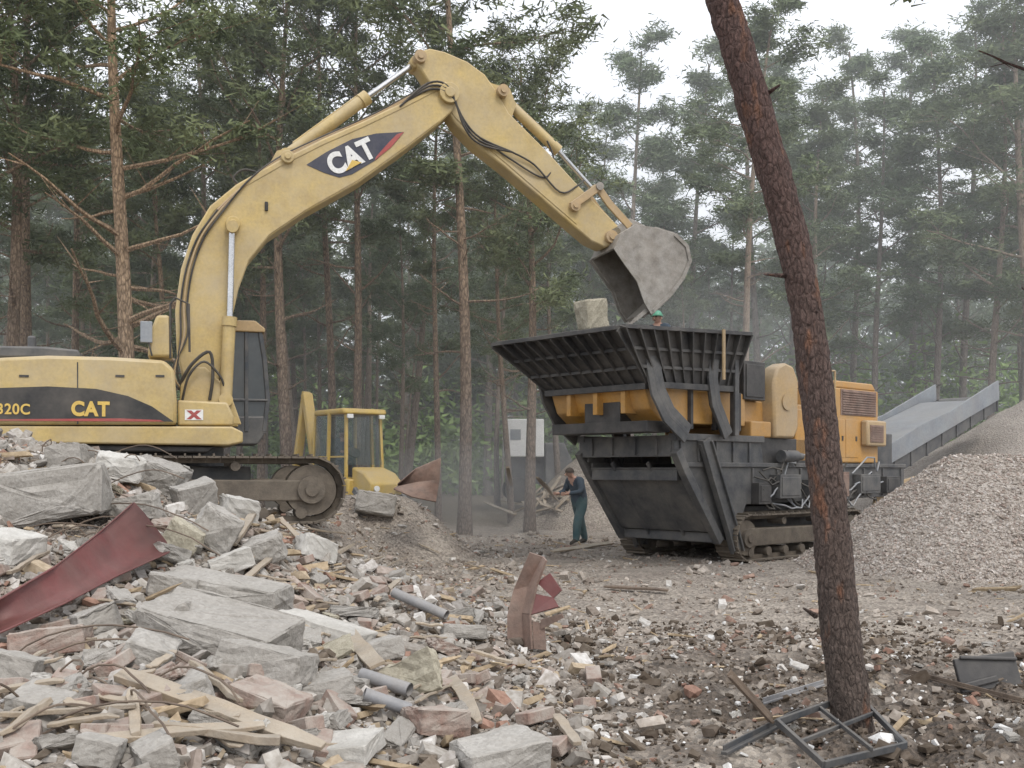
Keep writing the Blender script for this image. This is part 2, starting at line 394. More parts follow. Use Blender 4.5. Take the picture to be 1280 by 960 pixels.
def put(name,me,loc,rot,label,cat,group=None):
    o=D.objects.new(name,me); o.location=loc; o.rotation_euler=rot; return finish(o,label=label,cat=cat,group=group)
R=random.Random(5)
big=[(60,622,150,75,.7,-8,10,'concrete','concrete_slab','large pale broken concrete slab on the rubble heap'),
 (12,686,80,42,.4,6,-20,'plaster','concrete_slab','broken pale concrete slab lying on rubble'),
 (205,600,55,42,.4,20,0,'concrete','concrete_chunk','grey concrete chunk beside the track'),
 (245,626,50,45,.35,-15,30,'concrete','concrete_chunk','grey concrete chunk below the track'),
 (300,640,46,34,.35,12,30,'plaster','concrete_chunk','pale concrete chunk leaning on the track'),
 (150,586,60,36,.4,10,20,'plaster','concrete_chunk','pale concrete chunk on the heap top'),
 (90,575,50,32,.4,-12,0,'concrete','concrete_chunk','concrete chunk on the heap top'),
 (170,640,60,44,.4,-12,0,'concrete','concrete_chunk','grey concrete chunk on the slope'),
 (270,664,55,55,.3,30,20,'concrete','concrete_chunk','rounded grey concrete chunk on rubble'),
 (285,745,165,46,.5,8,-8,'concrete','concrete_slab','long grey broken concrete slab lying on another'),
 (278,797,175,64,.6,12,-12,'concrete','concrete_slab','long grey broken concrete slab underneath'),
 (335,830,110,46,.4,10,-10,'concrete','concrete_slab','broken concrete slab end on rubble'),
 (408,790,115,28,.35,14,-15,'plaster','plaster_slab','white plaster slab lying across rubble'),
 (515,850,82,60,.10,-25,-20,'beige','stone_block','square beige stone block tilted on rubble'),
 (408,865,72,38,.25,-12,20,'concrete','concrete_block','grey concrete block with square edges'),
 (335,882,86,44,.3,18,-18,'brick','brick_masonry_chunk','chunk of brick masonry with mortar'),
 (68,806,96,40,.3,-6,10,'brick','brick_masonry_chunk','chunk of pale red brick masonry'),
 (20,840,66,50,.35,14,10,'concrete','concrete_chunk','grey concrete chunk on the heap'),
 (120,782,55,42,.3,-14,40,'concrete','concrete_chunk','brownish grey concrete chunk on rubble'),
 (190,820,62,44,.3,20,10,'concrete','concrete_chunk','grey concrete chunk among bricks'),
 (235,865,55,36,.3,-20,20,'concrete','concrete_chunk','grey concrete chunk among timbers'),
 (130,940,55,38,.25,12,5,'concrete','concrete_chunk','grey concrete chunk near timbers'),
 (195,945,48,42,.25,-18,30,'concrete','concrete_chunk','grey concrete chunk near timbers'),
 (545,905,75,42,.3,10,30,'brick','brick_masonry_chunk','chunk of red brick masonry'),
 (625,948,110,50,.4,-8,20,'concrete','concrete_slab','cracked grey concrete slab on the ground'),
 (470,632,50,30,.5,10,10,'concrete','concrete_chunk','concrete chunk on the low heap'),
 (580,792,56,20,.3,5,10,'concrete','concrete_chunk','flat concrete piece on the dirt'),
 (430,938,90,30,.3,-8,-12,'plaster','plaster_slab','pale plaster slab beside timbers'),
 (225,785,55,44,.3,-30,10,'concrete','concrete_chunk','angular concrete chunk on rubble'),
 (395,690,46,34,.3,20,40,'plaster','concrete_chunk','pale concrete chunk by the planks'),
 (330,690,50,38,.3,-20,10,'concrete','concrete_chunk','dusty concrete piece on rubble'),
 (230,674,48,40,.3,30,10,'beige','stone_block','beige stone block on the heap'),
 (475,815,56,30,.3,-12,25,'concrete','concrete_chunk','small chunk of dusty concrete'),
 (60,880,75,34,.3,8,-10,'concrete','concrete_chunk','grey concrete chunk by long timbers'),
 (290,705,55,26,.3,-18,15,'plaster','concrete_chunk','pale plaster chunk on the slope'),
 (215,735,60,34,.3,12,20,'concrete','concrete_chunk','grey chunk beside the maroon sheet')]
for i,(u,v,w,h,d,t,yw,mt,nm_,lb) in enumerate(big):
    g=ground_at(u,v+h*.35); s=g.y/F
    me=chunk_mesh(i,w*s*1.05,d,h*s*.95,M[mt],.028*min(1,h*s*3.5),.09)
    put(nm_,me,(g.x,g.y-.02,g.z+h*s*.38+.01),(R.uniform(-.2,.15),math.radians(t),math.radians(yw)),lb,'rubble')
cm=[chunk_mesh(200+i,R.uniform(.8,1.5),R.uniform(.6,1),R.uniform(.25,.6),M[['concrete','concrete','concrete','plaster','concrete','brick','concrete','concrete','beige','concrete','plaster','concrete'][i]],.07,.14) for i in range(12)]
n=0
while n<200:
    u=R.uniform(-10,650); v=R.uniform(560,955)
    g=ground_at(u,v)
    if g.y>17 or R.random()>rubmask(g.x,g.y): continue
    s=R.choice([.07,.1,.13,.17,.24])*R.uniform(.85,1.15)*(.6+g.y*.055)
    me=cm[R.randrange(12)]; br=me.materials[0] in (M['brick'],); o=D.objects.new('brick_masonry_chunk' if br else 'concrete_chunk',me)
    o.location=g+Vector((0,0,s*.2+.02)); o.rotation_euler=(R.uniform(-.5,.5),R.uniform(-.5,.5),R.uniform(0,6.3)); o.scale=(s,s,s)
    finish(o,label='small chunk of red brick masonry on rubble' if br else 'broken grey concrete chunk lying on rubble',cat='rubble',group='chunks on the rubble heap'); n+=1
mb=MB(); mb.bb(-.12,.12,-.057,.057,-.036,.036); bk=mb.obj('brick',M['brick']); bkme=bk.data; D.objects.remove(bk)
bm=bmesh.new(); bm.from_mesh(bkme); bmesh.ops.bevel(bm,geom=list(bm.edges),offset=.006,segments=1,affect='EDGES'); bm.to_mesh(bkme); bm.free(); n=0
while n<80:
    u=R.uniform(-10,760); v=R.uniform(620,955); g=ground_at(u,v)
    if g.y>15 or R.random()>max(.2,rubmask(g.x,g.y)): continue
    o=D.objects.new('brick',bkme); o.location=g+Vector((0,0,.05)); o.rotation_euler=(R.uniform(-.5,.5),R.uniform(-.5,.5),R.uniform(0,6.3)); f=R.choice([1,.8,.5]); o.scale=(f,1,1)
    finish(o,label='dusty red brick lying in rubble',cat='brick',group='bricks in the rubble'); n+=1
def plank(u0,v0,u1,v1,w=.12,t=.035,mt='wood',name='wooden_plank',label='splintered wooden plank lying on rubble',lift=.13,cat='plank',Y0=None,Y1=None):
    p0=ground_at(u0,v0) if Y0 is None else W(u0,v0,Y0); p1=ground_at(u1,v1) if Y1 is None else W(u1,v1,Y1)
    if Y0 is None: p0.z+=lift*.8
    if Y1 is None: p1.z+=lift
    c=(p0+p1)/2; d=p1-p0; mb=MB(); L_=d.length; N=6
    path=[Vector((-L_/2+L_*i/N,R.uniform(-.006,.006),R.uniform(-.008,.008))) for i in range(N+1)]
    mb.sweep(path,[(-w/2,-t/2),(w/2,-t/2),(w/2,t/2),(-w/2,t/2)],[R.uniform(.5,1)]+[R.uniform(.9,1.05) for _ in range(N-1)]+[R.uniform(.3,1)])
    o=mb.obj(name,M[mt],bevel=.004,label=label,cat=cat); o.location=c
    o.rotation_euler=d.to_track_quat('X','Z').to_euler(); o.rotation_euler.x+=R.uniform(-.4,.4); return o
for a_ in [(150,868,405,968,.10,.045),(190,935,350,962,.08,.04),(0,922,170,918,.05,.025),(340,752,440,692,.14,.045),(428,798,472,858,.11,.025),(165,890,170,955,.05,.03),
  (290,695,318,657,.08,.035),(325,677,415,695,.06,.025),(0,950,60,910,.05,.03),(565,865,600,932,.08,.03),(695,917,722,960,.06,.03),(240,850,300,910,.05,.03),
  (0,890,80,885,.04,.025),(350,660,380,695,.05,.025),(60,935,150,930,.04,.02),(420,725,480,705,.05,.025),(300,745,345,710,.06,.025),(120,705,175,695,.04,.025),
  (380,670,430,677,.06,.025),(470,765,500,740,.05,.025),(500,820,440,805,.05,.025),(10,735,60,710,.04,.025),(230,910,300,930,.05,.025),(640,845,590,835,.06,.025),(100,958,330,940,.07,.03)]:
    plank(*a_)
for i in range(56):
    u=R.uniform(0,620);v=R.uniform(640,950);an=R.uniform(-.8,.8);l=R.uniform(15,80)
    plank(u,v,u+l*math.cos(an),v+l*math.sin(an)*.6,R.uniform(.015,.06),.018,lift=.10)
for i in range(24):
    u=R.uniform(640,712);v=R.uniform(622,652)
    plank(u,v,u+R.uniform(-45,45),v-R.uniform(5,24),.1,.05,label='timber offcut in a small stack beside the worker',lift=.25)
plank(690,693,765,683,.15,.04,lift=.08,label='long plank lying on the dirt'); plank(755,737,835,743,.08,.03,'wire','steel_strip','dark flat steel strip lying on dirt',cat='scrap metal',lift=.06)
def pipe(u0,v0,u1,v1,r,label='grey plastic drain pipe lying on rubble'):
    p0=ground_at(u0,v0);p1=ground_at(u1,v1); p0.z+=.14;p1.z+=r+.06
    mb=MB(); n=20; sec=[(math.cos(2*math.pi*i/n),math.sin(2*math.pi*i/n)) for i in range(n)]
    mb.sweep([p0,p1],sec,[r,r],0,close=False); mb.sweep([p0,p1],sec,[r*.86,r*.86],0,close=False)
    mb.obj('drain_pipe',M['pipe'],smooth=True,label=label,cat='pipe')
pipe(492,760,558,784,.045); pipe(452,872,512,884,.042); pipe(455,899,512,909,.038)
mb=MB(); bot=[(-40,812),(20,786),(85,756),(150,722),(212,694)]; top=[(-40,770),(15,738),(70,706),(125,664),(166,628)]
rows=[]
for (u,v),(u2,v2) in zip(bot,top):
    p=ground_at(u,v); p.y-=.30; p=W(u,v-3,p.y); q=W(u2,v2,p.y+.15); mid=(p+q)/2+Vector((.0,.13,-.03))
    rows.append([p+Vector((.02,-.10,.0)),p,(p*.6+mid*.4)+Vector((0,.05,0)),mid,(q*.6+mid*.4)+Vector((0,.02,0)),q,q+Vector((.02,-.1,-.01))])
Vv=[p for r_ in rows for p in r_]; k=7
mb.add(Vv,[(i*k+j,i*k+j+1,(i+1)*k+j+1,(i+1)*k+j) for i in range(len(rows)-1) for j in range(k-1)])
o=mb.obj('steel_sheet',M['redsteel'],smooth=True,label='bent maroon steel sheet sticking out of rubble',cat='scrap metal'); s_=o.modifiers.new('s','SOLIDIFY'); s_.thickness=.012
mb=MB(); rows=[]
for (u,v),(u2,v2) in zip([(492,612),(515,622),(545,628)],[(497,604),(520,585),(551,572)]):
    p=W(u,v,18.6); q=W(u2,v2,18.9); mid=(p+q)/2+Vector((0,.3,0)); rows.append([p,mid,q])
Vv=[p for r_ in rows for p in r_]
mb.add(Vv,[(i*3+j,i*3+j+1,(i+1)*3+j+1,(i+1)*3+j) for i in range(2) for j in range(2)])
o=mb.obj('steel_sheet',M['rust'],smooth=True,label='curved brown steel plate leaning on the low heap',cat='scrap metal'); s_=o.modifiers.new('s','SOLIDIFY'); s_.thickness=.03
g=ground_at(658,808); s=g.y/F
mb=MB()
def pp(a,b,c=0): return Vector((g.x+a*s,g.y+c,g.z-b*s))
mb.plate([pp(-24,2),pp(-2,2),pp(-4,-40,.05),pp(-24,-38,.05)],.02); mb.plate([pp(-24,-38,.05),pp(-4,-40,.05),pp(4,-75,.08),pp(-16,-70,.08)],.02); mb.plate([pp(-16,-70,.08),pp(4,-75,.08),pp(22,-112,.02),pp(4,-118,.02)],.02)
mb.plate([pp(-2,2,-.0),pp(8,0,-.14),pp(6,-42,-.1),pp(-4,-40,.05)],.02); mb.plate([pp(-4,-40,.05),pp(6,-42,-.1),pp(14,-76,-.06),pp(4,-75,.08)],.02); mb.plate([pp(4,-75,.08),pp(14,-76,-.06),pp(26,-108,-.08),pp(22,-112,.02)],.02)
mb.plate([pp(8,0,-.12),pp(24,2,-.1),pp(22,-30,-.08),pp(7,-34,-.1)],.02); 
mb.plate([pp(4,-40,-.08),pp(40,-52,-.16),pp(34,-62,-.1),pp(10,-66,-.04)],.02,1); mb.plate([pp(34,-62,-.1),pp(44,-72,-.12),pp(30,-92,-.05),pp(14,-80,-.02)],.02,1)
mb.plate([pp(18,-24,-.1),pp(46,-40,-.18),pp(44,-45,-.18),pp(18,-36,-.1)],.02,0)
mb.obj('bent_steel_beam',[M['rust'],M['redsteel']],label='rusty bent steel beam standing upright in the dirt',cat='scrap metal')
def P(u,v,dz=.03):
    p=ground_at(u,v); p.z+=dz; return p
mb=MB()
q=[P(972,925,.11),P(1070,895,.15),P(1132,942,.05),P(1030,972,.07)]
for i in range(4): mb.beam(q[i],q[(i+1)%4],.025,.04)
mb.beam(q[0].lerp(q[1],.5),q[3].lerp(q[2],.5)+Vector((.03,0,.03)),.02,.025); mb.beam(q[0].lerp(q[3],.5),q[1].lerp(q[2],.4),.02,.025)
mb.obj('scrap_steel_grate',M['slate'],bevel=.003,label='blue grey welded steel frame lying by the tree base',cat='scrap metal')
def bar(a,b,w,lb,mt='slate',h=.03,Ya=None,Yb=None,up=.06):
    p0=P(*a,up); p1=P(*b,up)
    if Ya: p0=W(*a,Ya)
    if Yb: p1=W(*b,Yb)
    m_=MB(); m_.beam(p0,p1,w,h); m_.beam(p0+Vector((0,.02,.02)),p1+Vector((0,.02,.02)),.01,h*2.2); m_.obj('steel_bar',M[mt],bevel=.003,label=lb,cat='scrap metal')
y0=ground_at(965,915).y
bar((912,845),(965,915),.05,'dark steel angle bar leaning on the frame',Ya=y0-.1,mt='wire',h=.02)
bar((905,955),(1000,905),.04,'dark steel bar lying on soil',h=.02); bar((955,890),(1030,866),.015,'thin pale steel rod on soil',mt='pipe',h=.015)
bar((1130,850),(1280,890),.012,'thin bent rod lying over soil',mt='wire',h=.012)
p=ground_at(1240,860); mb=MB(); mb.box((0,0,.14),(.50,.04,.26)); mb.box((.02,-.03,.24),(.46,.03,.03),rot=Matrix.Rotation(.15,3,'Y')); mb.box((-.1,-.03,.07),(.3,.03,.05),rot=Matrix.Rotation(-.1,3,'Y'))
o=mb.obj('dark_board',M['darker'],bevel=.01,label='dark broken board standing in soil',cat='scrap'); o.location=p-Vector((0,0,.02)); o.rotation_euler=(-.30,-.10,.15)
for i in range(10):
    u=R.uniform(860,1270);v=R.uniform(790,940); me=cm[R.choice([0,1,2,3,4,6,7])]; g=ground_at(u,v); s=R.uniform(.06,.13)
    o=D.objects.new('stone_chunk',me); o.location=g+Vector((0,0,s*.1)); o.rotation_euler=(R.uniform(-.4,.4),R.uniform(-.4,.4),R.uniform(0,6)); o.scale=(s,s,s); finish(o,label='dusty stone chunk half sunk in soil',cat='rubble',group='stones in the soil')
for i in range(40):
    u=R.uniform(0,190);v=R.uniform(570,690) if i<28 else R.uniform(830,930); g=ground_at(u,v); pts=[g+Vector((0,0,.05))]
    d=Vector((R.uniform(-.3,.6),R.uniform(-.3,.1),R.uniform(.1,.4)))
    for j in range(8):
        d+=Vector((R.uniform(-.14,.14),R.uniform(-.12,.12),-.07)); pts.append(pts[-1]+d*.22)
    mb=MB(); mb.tube(pts,.006,5); mb.obj('reinforcing_wire',M['wire'],smooth=True,label='bent rusty reinforcing wire sticking out of rubble',cat='wire',group='reinforcing wires in the heap')
# ------------------------------------------------------------ track part --
def track_path(x0,x1,z0,z1,n):
    r=(z1-z0)/2; L_=x1-x0-2*r; per=2*L_+2*math.pi*r; out=[]
    for i in range(n):
        s=per*i/n
        if s<L_: out.append((x0+r+s,z0,0.,))
        elif s<L_+math.pi*r: a=(s-L_)/r; out.append((x1-r+r*math.sin(a),z0+r-r*math.cos(a),-a))
        elif s<2*L_+math.pi*r: out.append((x1-r-(s-L_-math.pi*r),z1,-math.pi))
        else: a=(s-2*L_-math.pi*r)/r; out.append((x0+r-r*math.sin(a),z0+r+r*math.cos(a),-math.pi-a))
    return out,r
def make_track(par,x0,x1,z1,y0,y1,n,fm):
    yc=(y0+y1)/2; w=y1-y0; mb=MB(); pth,r=track_path(x0,x1,.03,z1,n); pitch=(2*(x1-x0-2*r)+6.283*r)/n
    for x,z,a in pth:
        rot=Matrix.Rotation(a,3,'Y'); mb.box((x,yc,z),(pitch*.93,w,.03),0,rot); mb.box(Vector((x,yc,z))+rot@Vector((0,0,-.025)),(.025,w,.05),0,rot)
        mb.box(Vector((x,yc,z))+rot@Vector((0,0,.05)),(pitch*.98,w*.3,.07),0,rot)
    t=mb.obj('track',M['track'],par)
    zc=(z1+.03)/2; near=y0 if yc<0 else y1; sg=-1 if yc<0 else 1
    m2=MB(); m2.prism([(x0+r*.9,zc-.16),(x1-r*.9,zc-.16),(x1-r*1.1,zc+.14),(x0+r*1.1,zc+.17)],yc-w*.36,yc+w*.36); m2.obj('track_frame',fm,t,bevel=.02)
    for nm_,xc in(('sprocket_wheel',x0+r),('idler_wheel',x1-r)):
        m2=MB(); m2.cyl((xc,yc-w*.3,zc),(xc,yc+w*.3,zc),r*.78,24); m2.cyl((xc,near+sg*-.10,zc),(xc,near+sg*-.02,zc),r*.42,18); m2.cyl((xc,near+sg*-.03,zc),(xc,near+sg*.015,zc),r*.2,12)
        m2.obj(nm_,M['track'],t,smooth=True)
    for i in range(7):
        xc=x0+r*1.3+(x1-x0-2.6*r)*i/6; m2=MB(); m2.cyl((xc,yc-w*.34,.17),(xc,yc+w*.34,.17),.085,14); m2.obj('track_roller',M['track'],t,smooth=True)
    for i in range(2):
        xc=x0+(x1-x0)*(.36+.3*i); m2=MB(); m2.cyl((xc,yc-w*.34,z1-.13),(xc,yc+w*.34,z1-.13),.07,14); m2.obj('carrier_roller',M['track'],t,smooth=True)
    return t
def text(par,txt,loc,size,rotz,mt,y,name='lettering',sx=1.,thick=.03,ext=.004):
    cu=D.curves.new(name,'FONT'); cu.body=txt; cu.size=size; cu.align_x='CENTER'; cu.align_y='CENTER'; cu.offset=thick*size; cu.extrude=ext; cu.space_character=1.08
    o=D.objects.new('tmp',cu); col.objects.link(o); bpy.context.view_layer.update()
    me=D.meshes.new_from_object(o.evaluated_get(bpy.context.evaluated_depsgraph_get())); D.objects.remove(o)
    me.materials.clear(); me.materials.append(mt); ob=D.objects.new(name,me)
    ob.matrix_local=Matrix.Translation(Vector((loc[0],y,loc[1])))@Matrix.Rotation(-rotz,4,'Y')@Matrix.Rotation(math.pi/2,4,'X')@Matrix.Diagonal((sx,1,1,1))
    finish(ob,par); return ob
# ------------------------------------------------------------ excavator ---
EX=Frame(-5.11,16.,.89,18)
ex=empty('excavator',EX.o,18,label='dusty yellow tracked excavator emptying its bucket into a crusher',cat='excavator')
E=EX.loc; EZ=EX.xz
make_track(ex,-2.25,2.3,.98,-1.5,-.9,52,M['track']); make_track(ex,-2.25,2.3,.98,.9,1.5,52,M['track'])
mb=MB(); mb.bb(-1.,1.,-.9,.9,.35,.85); mb.cyl((0,0,.8),(0,0,1.15),.65,28); mb.obj('undercarriage_frame',M['dark'],ex,bevel=.02)
yb=-1.25
mb=MB()
hood=EZ([(-5,447),(60,444),(140,446),(205,450),(218,462),(221,500),(221,531),(-5,531)],yb)
mb.prism(hood,-1.25,1.05); body=mb.obj('engine_body',M['yellow'],ex,bevel=.05,smooth=True)
mb=MB(); mb.prism(EZ([(-5,532),(290,533),(304,540),(304,553),(285,557),(-5,553)],yb),-1.22,1.25); mb.prism(EZ([(0,554),(270,558),(260,566),(0,562)],yb),-1.1,1.1,1)
mb.obj('deck',[M['yellow'],M['darker']],ex,bevel=.025,smooth=True)
x0=E(-6,500,yb).x; zt=E(-6,450,yb).z; zb_=E(-6,552,yb).z
mb=MB(); prof=[]
for i in range(13):
    a=-math.pi/2+math.pi*i/12; prof.append((x0-.42*math.cos(a)**.6 if 0<i<12 else x0,1.25*math.sin(a)))
nP=len(prof); vs=[(x,y,zb_+.03) for x,y in prof]+[(x,y,zt) for x,y in prof]
mb.add(vs,[tuple(range(nP)),tuple(range(2*nP-1,nP-1,-1))]+[(i,(i+1)%nP,(i+1)%nP+nP,i+nP) for i in range(nP)])
mb.obj('counterweight',M['yellow'],ex,bevel=.05,smooth=True)
mb=MB(); mb.prism(EZ([(-5,432),(55,433),(98,437),(102,447),(-5,447)],-.9),-.9,.8); p=E(40,430,0); mb.cyl((p.x,0,p.z-.1),(p.x,0,p.z+.12),.06); mb.obj('engine_cover',M['dark'],ex,bevel=.03,smooth=True)
mb=MB(); a_=E(97,450,yb); b_=E(97,530,yb); mb.bb(a_.x-.008,a_.x+.008,yb-.004,yb+.02,b_.z,a_.z-.03); mb.obj('panel_seam',M['blackdecal'],ex)
for u in (30,150,200):
    c_=E(u,470,yb); mb=MB(); mb.bb(c_.x-.06,c_.x+.06,yb-.012,yb+.01,c_.z-.015,c_.z+.015); mb.obj('panel_latch',M['blackdecal'],ex)
mb=MB(); mb.prism(EZ([(-4,485),(60,483),(120,486),(160,495),(190,508),(217,527),(-4,526)],yb),yb-.006,yb+.004); mb.obj('side_decal',M['blackdecal'],ex)
mb=MB(); mb.prism(EZ([(-4,524),(150,523),(200,525),(205,527),(-4,526)],yb),yb-.010,yb-.004);mb.obj('red_stripe',M['reddecal'],ex)
c_=E(113,512,yb); text(ex,'CAT',(c_.x,c_.z),.27,0,M['letteryellow'],yb-.012,sx=.88,thick=.045)
c_=E(17,512,yb); text(ex,'320C',(c_.x,c_.z),.20,0,M['letteryellow'],yb-.012,sx=.9,thick=.02)
mb=MB(); mb.prism(EZ([(222,500),(284,503),(292,520),(292,532),(222,532)],-1.1),-1.12,-.5); mb.obj('tool_box',M['yellow'],ex,bevel=.03,smooth=True)
mb=MB(); mb.prism(EZ([(231,512),(254,512),(254,525),(231,525)],-1.13),-1.130,-1.124); mb.obj('warning_sticker',M['white'],ex)
mb=MB()
for q in ([(233,513),(239,513),(252,524),(246,524)],[(233,524),(239,524),(252,513),(246,513)]): mb.prism(EZ(q,-1.13),-1.135+(.002 if q[0][1]==524 else 0),-1.131)
mb.obj('warning_mark',M['reddecal'],ex)
mb=MB(); mb.prism(EZ([(185,448),(187,420),(196,396),(212,396),(216,448)],-.95),-1.15,-.6); mb.obj('air_cleaner_housing',M['yellow'],ex,bevel=.04,smooth=True)
mb=MB(); a_=E(190,445,-1.2); b_=E(183,415,-1.2); mb.tube([a_,b_],.014,6); mb.box(b_,(.16,.05,.3),1); mb.obj('mirror',[M['rubber'],M['greysteel']],ex,bevel=.015)
mb=MB(); pts_=[E(213,448,-1.15),E(213,380,-1.15),E(219,372,-1.15),E(236,380,-1.15),E(237,440,-1.15)]; mb.tube(pts_,.016,6); mb.obj('handrail',M['rubber'],ex,smooth=True)
yc=.42; out=EZ([(272,556),(270,470),(274,412),(284,404),(315,404),(325,414),(331,450),(335,500),(330,540),(322,556)],yc)
mb=MB(); mb.prism(EZ([(272,556),(272,520),(333,520),(330,545),(322,556)],yc),yc,1.3)
mb.obj('cab_base',M['dark'],ex,bevel=.03)
cab=MB()
def ring(y): cab.sweep([Vector((x,y,z)) for x,z in out[1:9]],[(-.035,-.035),(.035,-.035),(.035,.035),(-.035,.035)])
ring(yc+.03); ring(1.27)
for x,z in (out[1],out[4],out[6],out[8]): cab.beam((x,yc,z),(x,1.3,z),.06,.06)
p=E(308,470,yc); cab.beam((p.x,yc+.01,out[8][1]),(p.x,yc+.01,out[4][1]),.06,.05)
p=E(308,500,yc); cab.beam((out[1][0],yc+.005,p.z),(out[7][0],yc+.005,p.z),.04,.04)
cb=cab.obj('cab',M['slate'],ex,bevel=.01)
mb=MB(); mb.prism([(out[2][0]-.02,out[2][1]+.06),(out[3][0],out[3][1]+.05),(out[4][0]+.05,out[4][1]+.04),(out[5][0]+.08,out[5][1]+.04),(out[5][0]+.08,out[5][1]-.02),(out[2][0]-.02,out[2][1]-.02)],yc-.04,1.34); mb.obj('cab_roof',M['tan'],cb,bevel=.02)
mb=MB(); cx=sum(x for x,z in out)/len(out); cz=sum(z for x,z in out)/len(out)
mb.prism([(cx+(x-cx)*.97,cz+(z-cz)*.97) for x,z in out],yc+.03,1.27); mb.obj('window',M['glass'],cb)
mb=MB(); boomp=EZ([(232,490),(221,440),(219,390),(226,340),(240,298),(262,262),(295,235),(345,207),(400,180),(450,158),(500,134),(536,113),(552,108),(565,118),(566,135),(560,146),(545,160),(500,195),(445,234),(380,270),(335,300),(310,330),(297,365),(287,410),(279,450),(270,490)])
mb.prism(boomp,-.26,.26); boom=mb.obj('boom',M['yellow'],ex,bevel=.025,smooth=True)
for y in(-.272,.26):
    for pl in ([(225,440),(223,390),(230,340),(244,300),(265,267),(298,240),(347,212),(400,185),(450,163),(500,139),(545,116)],[(283,440),(284,408),(294,363),(307,328),(333,296),(379,265),(443,229),(498,190),(543,156)]):
        mb=MB(); mb.ribbon(EZ(pl),.05,y,y+.012); mb.obj('boom_edge_plate',M['yellow'],boom)
for (u,v),r in (((247,478),.16),((290,285),.11),((357,203),.10),((556,124),.17)):
    p=E(u,v); mb=MB(); mb.cyl((p.x,-.34,p.z),(p.x,.34,p.z),r,18); mb.cyl((p.x,-.37,p.z),(p.x,.37,p.z),r*.5,14); mb.obj('pin_boss',M['yellow'],boom,smooth=True,bevel=.01)
for y in(-.16,.12):
    mb=MB(); mb.prism(EZ([(330,218),(345,192),(364,188),(382,194)],0),y,y+.04); mb.obj('cylinder_lug',M['yellow'],boom)
for y in(-.42,.34):
    mb=MB(); mb.prism(EZ([(222,532),(226,480),(238,462),(256,462),(285,490),(300,532)],0),y,y+.06); mb.obj('boom_bracket',M['yellow'],ex,bevel=.02)
def ram(p0,p1,p2,r,rr,par,y):
    mb=MB(); a_=E(*p0,y);b_=E(*p1,y);c_=E(*p2,y); mb.cyl(a_,b_,r,16); d=(b_-a_).normalized(); mb.cyl(b_-d*.12,b_+d*.02,r*1.2,16); mb.cyl(b_,c_,rr,12,1)
    for q,rad in((a_,r*1.1),(c_,r*.95)): mb.cyl((q.x,y-r*1.2,q.z),(q.x,y+r*1.2,q.z),rad,14)
    d2=Vector((0,0,r*1.35)) ; mb.tube([a_+d*.15+d2,b_-d*.1+d2],.018,6)
    return mb.obj('hydraulic_cylinder',[M['yellow'],M['chrome']],par,smooth=True)
ram((282,500),(287,398),(290,285),.095,.05,boom,-.40); ram((282,500),(287,398),(290,285),.095,.05,boom,.40)
ram((357,196),(458,122),(518,80),.10,.048,boom,0)
mb=MB(); mb.prism(EZ([(383,206),(408,190),(440,174),(470,167),(505,165),(492,181),(470,200),(440,218),(424,222),(405,216)],-.26),-.268,-.258); mb.obj('boom_decal',M['navy'],boom)
mb=MB(); mb.prism(EZ([(505,165),(489,184),(468,201),(470,196),(486,178),(496,168)],-.26),-.274,-.268); mb.obj('red_stripe',M['reddecal'],boom)
c_=E(439,197,-.27); rot=math.radians(29)
text(boom,'CAT',(c_.x,c_.z),.44,rot,M['white'],-.276,sx=.88,thick=.045)
mb=MB(); tri=[E(u,v,-.28) for u,v in ((432,214),(452,203),(440,200))]; mb.prism([(p.x,p.z) for p in tri],-.286,-.277); mb.obj('lettering',M['letteryellow'],boom)
def hose(pts,r,par,m_='rubber',nm_='hydraulic_hose'):
    mb=MB(); P_=[Vector(E(u,v,y)) for u,v,y in pts]; Q=[]
    for i in range(len(P_)-1):
        p0=P_[max(i-1,0)];p1=P_[i];p2=P_[i+1];p3=P_[min(i+2,len(P_)-1)]
        for k_ in range(5):
            t=k_/5; Q.append(.5*((2*p1)+(p2-p0)*t+(2*p0-5*p1+4*p2-p3)*t*t+(3*p1-p0-3*p2+p3)*t**3))
    Q.append(P_[-1]); mb.tube(Q,r,6); return mb.obj(nm_,M[m_],par,smooth=True)
for k_ in range(3):
    o_=k_*4
    hose([(240,500,-.3-.04*k_),(222-o_,470,-.33),(226+o_,420,-.33),(226+o_,380,-.3),(233+o_,335,-.3),(248+o_,295,-.3),(272+o_,262,-.3)],.016,boom,'tan' if k_==1 else 'rubber')
    hose([(272+o_,262,-.3),(300+o_,236-o_,-.29),(345,203-o_*.5,-.2),(400,176-o_*.5,-.2),(470,145-o_*.5,-.2),(540,106-o_*.4,-.2)],.016,boom,'tan' if k_<2 else 'rubber','hydraulic_pipe')
    hose([(500,133,-.22-.03*k_),(535,112-o_,-.3),(562,118-o_,-.33),(580,150+o_,-.3),(600,172+o_,-.28),(640,190,-.26)],.018,boom)
hose([(225,480,-.4),(240,455,-.5),(262,440,-.5),(266,470,-.5),(262,500,-.45)],.025,ex); hose([(228,500,-.45),(236,470,-.55),(255,452,-.55),(275,470,-.5),(282,490,-.45)],.02,ex)
hose([(300,232,-.1),(292,222,-.1),(305,212,-.1),(330,216,-.1),(346,203,-.1),(370,188,-.1)],.018,boom)
mb=MB(); c_=E(333,258,-.27); mb.box(c_,(.05,.06,.14)); mb.obj('work_lamp',M['rubber'],boom,bevel=.01)
mb=MB(); mb.prism(EZ([(516,82),(520,70),(534,66),(552,70),(580,82),(602,98),(616,118),(632,146),(680,194),(722,240),(752,270),(772,290),(768,308),(750,312),(733,304),(714,288),(670,250),(625,212),(590,185),(566,160),(548,132),(533,108)]),-.2,.2)
stick=mb.obj('stick',M['yellow'],ex,bevel=.025,smooth=True)
